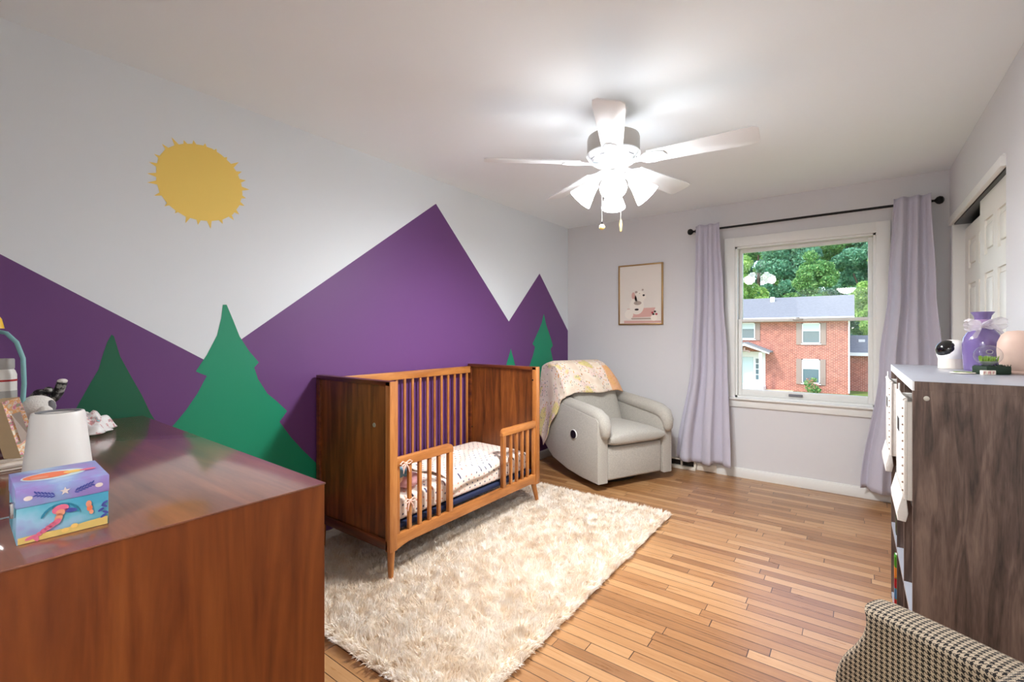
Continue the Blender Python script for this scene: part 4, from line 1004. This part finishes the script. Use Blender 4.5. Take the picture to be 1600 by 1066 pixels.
def fbin(y0, y1, label):
    t = thing('storage_bin', label, 'storage bin', (2.85, (y0 + y1) / 2, .742), 0, 'white fabric bins in the top row of the bookcase')
    xf = S0 - .020
    w = B('bin_white')
    w.box(xf, xf + .010, y0, y1, .742, 1.058, .004).box(S1 - .06, S1 - .052, y0 + .01, y1 - .01, .742, 1.05, .003).box(xf + .009, S1 - .055, y0 + .002, y0 + .010, .742, 1.052, .003).box(xf + .009, S1 - .055, y1 - .010, y1 - .002, .742, 1.052, .003).box(xf + .009, S1 - .055, y0 + .005, y1 - .005, .742, .750)
    body = w.build('body', t)
    B('bin_white').tube([(xf + .004, y0 + .004, 1.058), (xf + .002, (y0 + y1) / 2, 1.056), (xf + .004, y1 - .004, 1.058)], .0065, 8).build('rim', t)
    B('bin_white').prism([(xf - .002, .76), (xf - .016, .70), (xf - .014, .674), (xf + .006, .672), (xf + .012, .70), (xf + .008, .74)], y0 + .004, y1 - .004, 'y', .003).build('bottom_flap', t)
    w = B('bin_stud')
    for k in range(11): w.ball((xf - .001, y0 + .012, .77 + .026 * k), .0035, 8)
    w.build('stitching', t)
    B('dark_plastic').box(xf - .0015, xf, (y0 + y1) / 2 + .02, (y0 + y1) / 2 + .09, .93, .975, .0005).build('handle_slot', t)
    B('shelf_white').tube([(xf + .006, y1 - .03, 1.055), (xf + .006, y1 - .03, 1.088)], .003, 6).build('hook', t)
    return t
fbin(1.897, 2.198, 'white fabric bin in the nearest top cube of the bookcase')
fbin(2.553, 2.856, 'white fabric bin in the farthest top cube of the bookcase')
# books
def book(loc, dims, mt, label, lean=0, stripes=None):
    t = thing('book', label, 'book', loc); 
    dx_, dy_, dz_ = dims; x, y, z = loc
    B(mt).box(x - dx_ / 2, x + dx_ / 2, y - dy_ / 2, y + dy_ / 2, z, z + dz_, .0015).build('cover', t)
    B('label_white').box(x - dx_ / 2 + .003, x + dx_ / 2 + .0005, y - dy_ / 2 + .0025, y + dy_ / 2 - .0025, z + .003, z + dz_ + .0004).build('pages', t)
    if stripes:
        for k, c in enumerate(stripes):
            B(c).box(x - dx_ / 2 - .0012, x + dx_ / 2 - .01, y - dy_ / 2 - .0008, y + dy_ / 2 + .0004, z + .006 + k * (dz_ - .012) / len(stripes), z + .006 + (k + .92) * (dz_ - .012) / len(stripes)).build('spine_patch', t)
    return t
book((2.79, 2.585, .366 - .336 + .001), (.20, .028, .285), 'green_plastic', 'book with a multicoloured patched spine in the bottom row of the bookcase', 0, ['green_plastic', 'red_plastic', 'blue_plastic', 'red_plastic', 'orange_plastic', 'green_plastic'])
book((2.80, 2.62, .031), (.21, .022, .26), 'cream_fabric', 'cream book behind the patched one in the bottom row', 0)
book((2.87, 2.50 , .031), (.18, .016, .25), 'red_plastic', 'thin red book in the middle bottom cube of the bookcase', 0)
book((2.80, 2.70, .366), (.20, .05, .30), 'dark_book', 'dark book with green markings in the farthest middle cube', 0)

# things on the bookcase
hm = thing('toy_helmet', 'white round gadget with a glossy black dome leaning left, on the bookcase', 'gadget', (2.883, 2.665, ST))
B('cream_fabric').lathe([(0, .0005), (.046, .0005), (.047, .003), (.046, .040), (.047, .042)], (2.883, 2.665, ST), 32).build('foot', hm)
B('white_plastic').lathe([(.047, .042), (.051, .055), (.0515, .072), (.048, .092), (.037, .110), (.018, .120), (0, .122)], (2.883, 2.665, ST), 32).build('shell', hm)
B('black_gloss').ball((2.868, 2.654, ST + .080), .0415, 28, (1, 1, .95)).build('dome', hm)
tag(B('cream_fabric').ball((2.938, 2.725, ST + .112), .018, 14).mat('plush_grey').ball((2.935, 2.72, ST + .09), .016, 12).mat('cream_fabric').lathe([(0, 0), (.02, 0), (.016, .09), (.01, .10)], (2.938, 2.725, ST + .0005), 14).build('figurine'), 'tiny cream and grey figurine half hidden between gadget and vase', 'figurine')
va = thing('vase', 'glossy lilac bottle vase with a sheer bow on its neck, on the bookcase', 'vase', (2.955, 2.56, ST))
prof = [(0, .0005), (.058, .0005), (.061, .005), (.063, .03), (.0655, .07), (.066, .105), (.062, .130), (.052, .148), (.038, .162), (.028, .172), (.025, .184), (.025, .200), (.029, .216), (.038, .229), (.0385, .232), (.036, .232), (.026, .216), (.021, .200), (.021, .175), (0, .17)]
prof = [(r_ * .9, z_) for r_, z_ in prof]
B('purple_glaze').lathe(prof, (2.955, 2.56, ST), 44).build('body', va)
B('ribbon_purple').lathe([(.0262, .168), (.030, .170), (.0305, .176), (.028, .180), (.030, .186), (.0285, .192), (.030, .198), (.0262, .202)], (2.955, 2.56, ST), 32).build('neck_band', va)
def bow(u, v, sgn, ln, rise):
    a = v * 2 * math.pi; k = math.sin(u * math.pi * .85) ** .7
    x = .02 * u + ln * u * sgn
    r_ = Vector((.80, .60, 0)); n_ = Vector((-.6, .8, 0))
    p = Vector((2.945, 2.525, ST + .178)) + r_ * x + Vector((0, 0, rise * u + .026 * k * math.cos(a) * (1 + .2 * math.sin(9 * u)))) + n_ * (-.018 * k * math.sin(a) + .004 * math.sin(7 * a))
    return tuple(p)
w = B('sheer').grid(lambda u, v: bow(u, v, -1, .078, .002), 16, 20).grid(lambda u, v: bow(u, v, 1, .075, .010), 16, 20)
w.grid(lambda u, v: tuple(Vector((2.95, 2.522, ST + .175)) + Vector((.8, .6, 0)) * (-.005 - .035 * u + .018 * (v - .5) * (1 + u)) + Vector((0, 0, -.05 * u + .01 * (v - .5)))), 10, 6)
w.grid(lambda u, v: tuple(Vector((2.96, 2.505, ST + .175)) + Vector((.8, .6, 0)) * (.015 + .10 * u + .04 * (v - .5) * (.4 + u)) + Vector((0, 0, -.15 * u ** 1.5 - .03 * (v - .5))) + Vector((-.6, .8, 0)) * (-.03 * u - .01 * math.sin(9 * v))), 14, 10)
w.build('bow', va, smooth=70)
pk_ = thing('pink_pot', 'round peach ceramic pot at the right end of the bookcase top', 'pot', (3.035, 2.42, ST))
B('pink_ceramic').lathe([(0, .0005), (.040, .0005), (.044, .006), (.038, .012), (.045, .022), (.052, .05), (.055, .085), (.053, .115), (.043, .142), (.028, .155), (0, .158)], (3.025, 2.425, ST), 36).build('body', pk_)
B('pink_ceramic').box(2.975, 3.07, 2.40, 2.44, ST + .0005, ST + .010, .004).build('foot', pk_)
sg = thing('snow_globe', 'small glass dome on a dark green base in front of the lilac vase', 'snow globe', (2.938, 2.365, ST))
def rz_box(w, c, dx_, dy_, z0, z1, rz, bev=.002):
    return w.box(-dx_ / 2, dx_ / 2, -dy_ / 2, dy_ / 2, z0, z1, bev, mtx=Matrix.Translation((c[0], c[1], 0)) @ Matrix.Rotation(rz, 4, 'Z'))
g0 = rz_box(B('leaf_dark'), (2.945, 2.355), .088, .055, ST + .0005, ST + .030, .62, .004).build('base', sg)
rnd = random.Random(8)
w = B('leaf_dark')
for k in range(150):
    a = rnd.uniform(-.042, .042); b2 = rnd.uniform(-.026, .026)
    c = Vector((2.945, 2.355, 0)) + Vector((math.cos(.62), math.sin(.62), 0)) * a + Vector((-math.sin(.62), math.cos(.62), 0)) * b2
    if (c - Vector((2.938, 2.365, 0))).length < .03: continue
    z = ST + .028; w.tube([(c.x, c.y, z), (c.x + rnd.uniform(-.006, .006), c.y + rnd.uniform(-.006, .006), z + rnd.uniform(.004, .009))], [.0014, .0004], 4)
w.build('greenery', sg)
gc = (2.938, 2.365, ST + .068)
B('dome_glass').ball(gc, .039, 36, (1, 1, .95)).build('dome', sg)
w = B('leaf_lime')
for k in range(90):
    a = rnd.uniform(0, 6.28); q = rnd.uniform(0, .026); z0 = gc[2] - .015
    w.tube([(gc[0] + q * math.cos(a), gc[1] + q * math.sin(a), z0 - .006), (gc[0] + (q + .004) * math.cos(a), gc[1] + q * math.sin(a), z0 + rnd.uniform(.006, .014))], [.0016, .0005], 4)
w.mat('snow_glass_base').lathe([(0, -.0345), (.012, -.0345), (.026, -.024), (0, -.020)], gc, 24)
w.mat('chrome').tube([(gc[0] + .004 + .010 * math.cos(t), gc[1] + .006 * math.cos(t), gc[2] + .012 + .007 * math.sin(t)) for t in [k * .5 for k in range(13)]], .0012, 6)
w.build('scene', sg)
for k in range(3):
    c = Vector((2.921, 2.305, 0)) + Vector((math.cos(.62), math.sin(.62), 0)) * (-.006 + .0155 * k)
    bb = rz_box(B('cream_fabric'), (c.x, c.y), .014, .012, ST + .0005, ST + .016, .62, .001).build('toy_block')
    tag(bb, ['leftmost', 'middle', 'rightmost'][k] + ' of the three tiny cream letter blocks before the snow globe', 'block', 'cream letter blocks before the snow globe')
    m_ = Matrix.Translation((c.x, c.y, ST + .008)) @ Matrix.Rotation(.62, 4, 'Z')
    w = B('print_red')
    w.box(-.004, -.0025, -.0065, -.0058, -.005, .005, mtx=m_); w.box(-.0025, .003, -.0065, -.0058, .0035, .005, mtx=m_); w.box(-.0025, .0025, -.0065, -.0058, -.0006, .0008, mtx=m_)
    if k == 1: w.box(.0025, .004, -.0065, -.0058, -.005, .005, mtx=m_)
    w.build('mark', bb, smooth=0)
tag(B('cream_fabric').lathe([(0, .0005), (.030, .0005), (.036, .003), (.034, .005), (0, .0045)], (2.868, 2.335, ST), 30).mat('leaf_lime').lathe([(.018, .0052), (.026, .0056), (.026, .0064), (.018, .006)], (2.868, 2.335, ST), 20).build('coaster'), 'flat cream and green disc lying in front of the gadget', 'coaster')

# ================================================================ HOUNDSTOOTH CHAIR
hc_ = thing('houndstooth_armchair', 'black and cream houndstooth armchair cut off at the bottom right corner', 'armchair', (2.60, 1.05, 0), math.atan2(-.52, .853))
HL = Vector((2.585, 1.41, 0)); HA = Vector((.853, -.52, 0)); HP = Vector((-.52, -.853, 0))
HM = Matrix(((HA.x, HP.x, 0, HL.x), (HA.y, HP.y, 0, HL.y), (0, 0, 1, 0), (0, 0, 0, 1)))   # local: x backwards, y towards the near arm
def boxuv(bm, uv):
    bm.normal_update()
    for f in bm.faces:
        n = f.normal; a = max(range(3), key=lambda k: abs(n[k])); i_, j_ = [(1, 2), (0, 2), (0, 1)][a]
        for lp in f.loops: lp[uv].uv = (lp.vert.co[i_], lp.vert.co[j_])
def hpart(w, name, uvs=True, **k):
    bmesh.ops.recalc_face_normals(w.bm, faces=w.bm.faces)
    if uvs: boxuv(w.bm, w.uv)
    bmesh.ops.transform(w.bm, matrix=HM, verts=w.bm.verts)
    bmesh.ops.recalc_face_normals(w.bm, faces=w.bm.faces)
    return w.build(name, hc_, smooth=60, **k)
def smoothpts(pts, n=4):
    out = []; m_ = len(pts)
    for i in range(m_):
        p0, p1, p2, p3 = [Vector(pts[(i + q) % m_]) for q in (-1, 0, 1, 2)]
        for k in range(n):
            t = k / n; out.append(tuple(.5 * ((2 * p1) + (-p0 + p2) * t + (2 * p0 - 5 * p1 + 4 * p2 - p3) * t * t + (-p0 + 3 * p1 - 3 * p2 + p3) * t ** 3)))
    return out
prof = [(.014, .622), (.0, .608), (.0, .585), (-.004, .565), (-.012, .540), (-.030, .505), (-.052, .470), (-.068, .430), (-.074, .38), (-.074, .25), (-.065, .15), (.20, .145), (.42, .15), (.485, .25), (.49, .45), (.48, .615), (.40, .622), (.20, .624)]
prof = smoothpts(prof, 3)
for y0 in (-.055, .72):
    w = B('houndstooth'); rings = []
    for k in range(13):
        a = math.pi * k / 12; ins = .030 * (1 - math.sin(a) ** .6); yk = y0 + .05 - .05 * math.copysign(abs(math.cos(a)) ** .7, math.cos(a))
        rings.append([w.bm.verts.new((.2 + (px_ - .2) * (1 - ins / .28), yk, .385 + (pz_ - .385) * (1 - ins / .24))) for px_, pz_ in prof])
    for r0, r1 in zip(rings, rings[1:]):
        for k in range(len(prof)): w.bm.faces.new((r0[k], r0[(k + 1) % len(prof)], r1[(k + 1) % len(prof)], r1[k]))
    w.bm.faces.new(rings[0]); w.bm.faces.new(rings[-1])
    hpart(w, 'arm')
w = B('houndstooth').box(.0, .46, .046, .72, .16, .36, .02); hpart(w, 'seat_base')
w = B('seat_tweed').box(.025, .38, .050, .716, .362, .468, .025, seg=4); hpart(w, 'seat_cushion', False)
w = B('houndstooth').box(.38, .49, -.04, .80, .30, .84, .045, seg=4); hpart(w, 'backrest')
for a in (-.02, .44):
    for b2 in (0, .76):
        w = B('crib_wood_top').tube([(a, b2, .16), (a, b2, 0)], [.022, .014], 12); hpart(w, 'leg', False)

# ================================================================ OUTDOORS
GZ = -2.95
struct(B('grass').box(-60, 60, 7, 140, GZ - .3, GZ).build('ground', smooth=0))
struct(B('path_stone').box(-9, -1.0, 37.4, 39.98, GZ, GZ + .06).build('path', smooth=0))
hs_ = thing('brick_house', 'red brick two-storey house with grey roof and white portico across the street', 'house', (-3.3, 44, GZ))
B('brick').box(-9, 2.36, 40, 48, GZ, 2.36).build('wall', hs_, smooth=0)
B('roof_shingle').prism([(39.45, 2.52), (44, 4.34), (48.55, 2.52), (48.55, 2.40), (39.45, 2.40)], -9.4, 2.64, 'x').build('roof', hs_, smooth=0)
B('house_white').box(-9.4, 2.64, 39.38, 39.46, 2.30, 2.54).box(-9.4, 2.64, 39.25, 39.39, 2.42, 2.54, .02).build('gutter', hs_, smooth=0)
B('house_soffit').box(-9.3, 2.6, 39.46, 40, 2.34, 2.39).build('soffit', hs_, smooth=0)
B('house_white').tube([(2.33, 39.93, GZ + .1), (2.33, 39.93, 2.2), (2.33, 39.5, 2.4)], .05, 8).build('downspout', hs_)
B('house_white').box(-2.9, -2.6, 43, 43.3, 3.9, 4.35).build('vent_pipe', hs_)
def hwin(x0, x1, z0, z1, sh):
    w = B('house_white'); t = .07
    w.box(x0, x0 + t, 39.93, 40.02, z0, z1).box(x1 - t, x1, 39.93, 40.02, z0, z1).box(x0, x1, 39.93, 40.02, z1 - t, z1).box(x0, x1, 39.93, 40.02, z0, z0 + t)
    w.box(x0 - .05, x1 + .05, 39.90, 40.02, z0 - .08, z0)
    o = w.build('window', hs_, smooth=0)
    B('house_glass').box(x0 + t, x1 - t, 39.99, 40.01, z0 + t, z1 - t).build('pane', o, smooth=0)
    B('blind').box(x0 + t, x1 - t, 39.965, 39.985, (z0 + z1) / 2 + .15, z1 - t).build('blind', o, smooth=0)
    for s_ in sh:
        a, b2 = (x0 - .36, x0 - .02) if s_ < 0 else (x1 + .02, x1 + .34)
        B('shutter').box(a, b2, 39.94, 40.01, z0 - .10, z1, .01).build('shutter', hs_, smooth=0)
hwin(-.472, .666, .625, 2.12, (-1, 1)); hwin(-.472, .64, -2.29, -.52, (-1, 1)); hwin(-4.59, -3.55, .925, 2.20, (1, -1)); hwin(-8.2, -7.1, .625, 2.12, (-1, 1)); hwin(-8.2, -7.1, -2.29, -.52, (-1, 1))
# portico
B('house_white').box(-5.35, -2.85, 39.96, 40.01, GZ + .1, -.05).build('door_surround', hs_, smooth=0)
B('door_pale').box(-4.50, -3.68, 39.91, 39.97, -2.50, -.48, .01).build('door', hs_, smooth=0)
for k in range(4):
    for a in (-4.86, -3.50): B('house_glass').box(a, a + .20, 39.93, 39.965, -2.2 + .42 * k, -1.85 + .42 * k).build('sidelight', hs_, smooth=0)
B('house_white').box(-5.4, -2.8, 38.45, 39.96, GZ + .02, -2.62).build('stoop', hs_, smooth=0)
for x in (-5.10, -2.98): B('house_white').box(x - .10, x + .10, 38.55, 38.75, -2.62, -.06).box(x - .16, x + .16, 38.50, 38.80, -2.62, -2.42).build('column', hs_, smooth=0)
B('roof_shingle').prism([(-5.75, .02), (-4.04, .72), (-2.33, .02), (-2.33, -.06), (-4.04, .60), (-5.75, -.06)], 38.35, 40, 'y').build('porch_roof', hs_, smooth=0)
B('house_white').prism([(-5.7, -.07), (-4.04, .61), (-2.38, -.07), (-2.38, -.16), (-4.04, .44), (-5.7, -.16)], 38.33, 38.42, 'y').build('porch_trim', hs_, smooth=0)
B('shutter').box(-4.35, -3.75, 38.45, 38.5, .02, .10).box(-4.1, -4.0, 38.45, 38.5, .10, .3).box(-4.45, -4.3, 38.45, 38.5, -.08, .05).box(-3.8, -3.65, 38.45, 38.5, -.08, .05).build('porch_bracket', hs_, smooth=0)
# garage wing
wg = thing('garage_wing', 'low brick wing with grey roof beside the right end of the brick house', 'house', (6, 45, GZ))
B('brick').box(2.37, 10, 43, 49, GZ, -.22).build('wall', wg, smooth=0)
B('roof_shingle').prism([(42.55, -.08), (46, 1.22), (49.4, -.08), (49.4, -.2), (42.55, -.2)], 2.37, 10.2, 'x').build('roof', wg, smooth=0)
B('house_white').box(2.37, 10.2, 42.45, 42.56, -.30, -.06).build('gutter', wg, smooth=0)
B('house_white').box(2.9, 3.3, 44.6, 44.9, .70, .90).build('roof_vent', wg, smooth=0)
# leaves as real quads, one island each
def leaf_mesh(name, blobs, n, size, seed, mt):
    g = np.random.default_rng(seed); bl = np.array(blobs); wgt = bl[:, 3] ** 2; k = g.choice(len(bl), n, p=wgt / wgt.sum())
    v = g.normal(size=(n, 3)); v /= np.linalg.norm(v, axis=1)[:, None]; r_ = g.uniform(.55, 1.05, n) ** .6
    c = bl[k, :3] + v * (bl[k, 3] * r_)[:, None] * np.array([1, 1, .8])
    a = g.normal(size=(n, 3)); a /= np.linalg.norm(a, axis=1)[:, None]; b_ = np.cross(a, g.normal(size=(n, 3))); b_ /= np.linalg.norm(b_, axis=1)[:, None]
    s_ = size * g.uniform(.6, 1.3, n)[:, None]
    V_ = np.stack([c - a * s_, c + b_ * s_ * .5, c + a * s_, c - b_ * s_ * .5], 1).reshape(-1, 3)
    me = bpy.data.meshes.new(name); me.vertices.add(4 * n); me.vertices.foreach_set('co', V_.ravel())
    me.loops.add(4 * n); me.loops.foreach_set('vertex_index', np.arange(4 * n)); me.polygons.add(n); me.polygons.foreach_set('loop_start', np.arange(n) * 4)
    me.update(calc_edges=True); me.validate(); me.materials.append(M[mt]); return me
def crown(seed, h, r_):
    rr = random.Random(seed); out = []
    for k in range(48):
        z = h * (.18 + .82 * rr.random()); t = (z / h - .18) / .82; w_ = r_ * (1 - .75 * t ** 5)
        a = rr.uniform(0, 6.28); q = w_ * math.sqrt(rr.random())
        out.append((q * math.cos(a), q * math.sin(a), z, r_ * rr.uniform(.22, .42)))
    return out
LM = {'deep': leaf_mesh('foliage', crown(1, 14, 2.7), 30000, .15, 1, 'leaves_deep'), 'fresh': leaf_mesh('foliage', crown(2, 13, 2.7), 28000, .15, 2, 'leaves_fresh'), 'blue': leaf_mesh('foliage', crown(3, 14, 2.7), 30000, .16, 3, 'leaves_blue')}
TG = 'trees behind the brick house'
for i, (x, y, kd, sc, label) in enumerate([
    (-7.4, 54, 'fresh', .95, 'yellow-green tree at the left edge of the window view behind the house'),
    (-1.0, 54, 'deep', .86, 'green tree rising behind the middle of the grey roof'),
    (5.2, 54, 'fresh', .88, 'bright green tree just right of the roof end'),
    (-12.5, 65, 'blue', 1.3, 'blue-green tree far left beyond the window edge'),
    (-4.2, 65, 'blue', 1.3, 'dark blue-green tree behind the left half of the grey roof'),
    (4.1, 65, 'blue', 1.3, 'dark blue-green tree behind the right end of the grey roof'),
    (13.9, 65, 'deep', 1.3, 'deep green tree far right behind the garage wing'),
    (-8.5, 76, 'deep', 1.45, 'tall deep green tree in the rear row, left'),
    (1.9, 76, 'deep', 1.45, 'tall deep green tree in the rear row, middle'),
    (-15.5, 90, 'blue', 1.7, 'hazy blue-green tree in the farthest row, left'),
    (-3.4, 90, 'blue', 1.7, 'hazy blue-green tree in the farthest row, middle'),
    (8.7, 90, 'deep', 1.7, 'hazy green tree in the farthest row, right'),
    (11.4, 76, 'fresh', 1.45, 'tall yellow-green tree in the rear row, right')]):
    t = thing('tree', label, 'tree', (x, y, GZ), i * 1.3, TG); t.scale = (sc, sc, sc)
    f_ = bpy.data.objects.new('foliage', LM[kd]); COL.objects.link(f_); f_.parent = t
    B('trunk').tube([(0, 0, 0), (.1, .05, 3), (0, .1, 7), (.1, 0, 11)], [.38, .30, .2, .08], 10).tube([(.05, .05, 4), (1.2, .4, 7)], [.16, .06], 8).tube([(.05, .08, 5), (-1.3, -.5, 8.5)], [.15, .05], 8).build('trunk', t, world=False)
bu = thing('flowering_bush', 'small shrub with pinkish blooms before the lower window of the brick house', 'bush', (.2, 39.0, GZ))
f_ = bpy.data.objects.new('foliage', leaf_mesh('foliage', [(0, 0, .45, .42), (.25, .1, .3, .3), (-.2, 0, .75, .3), (.1, 0, 1.0, .2)], 900, .07, 4, 'leaves_deep')); COL.objects.link(f_); f_.parent = bu
f_ = bpy.data.objects.new('blooms', leaf_mesh('blooms', [(0, -.1, .6, .42), (-.1, -.1, 1.0, .22)], 120, .06, 6, 'bush_pink')); COL.objects.link(f_); f_.parent = bu
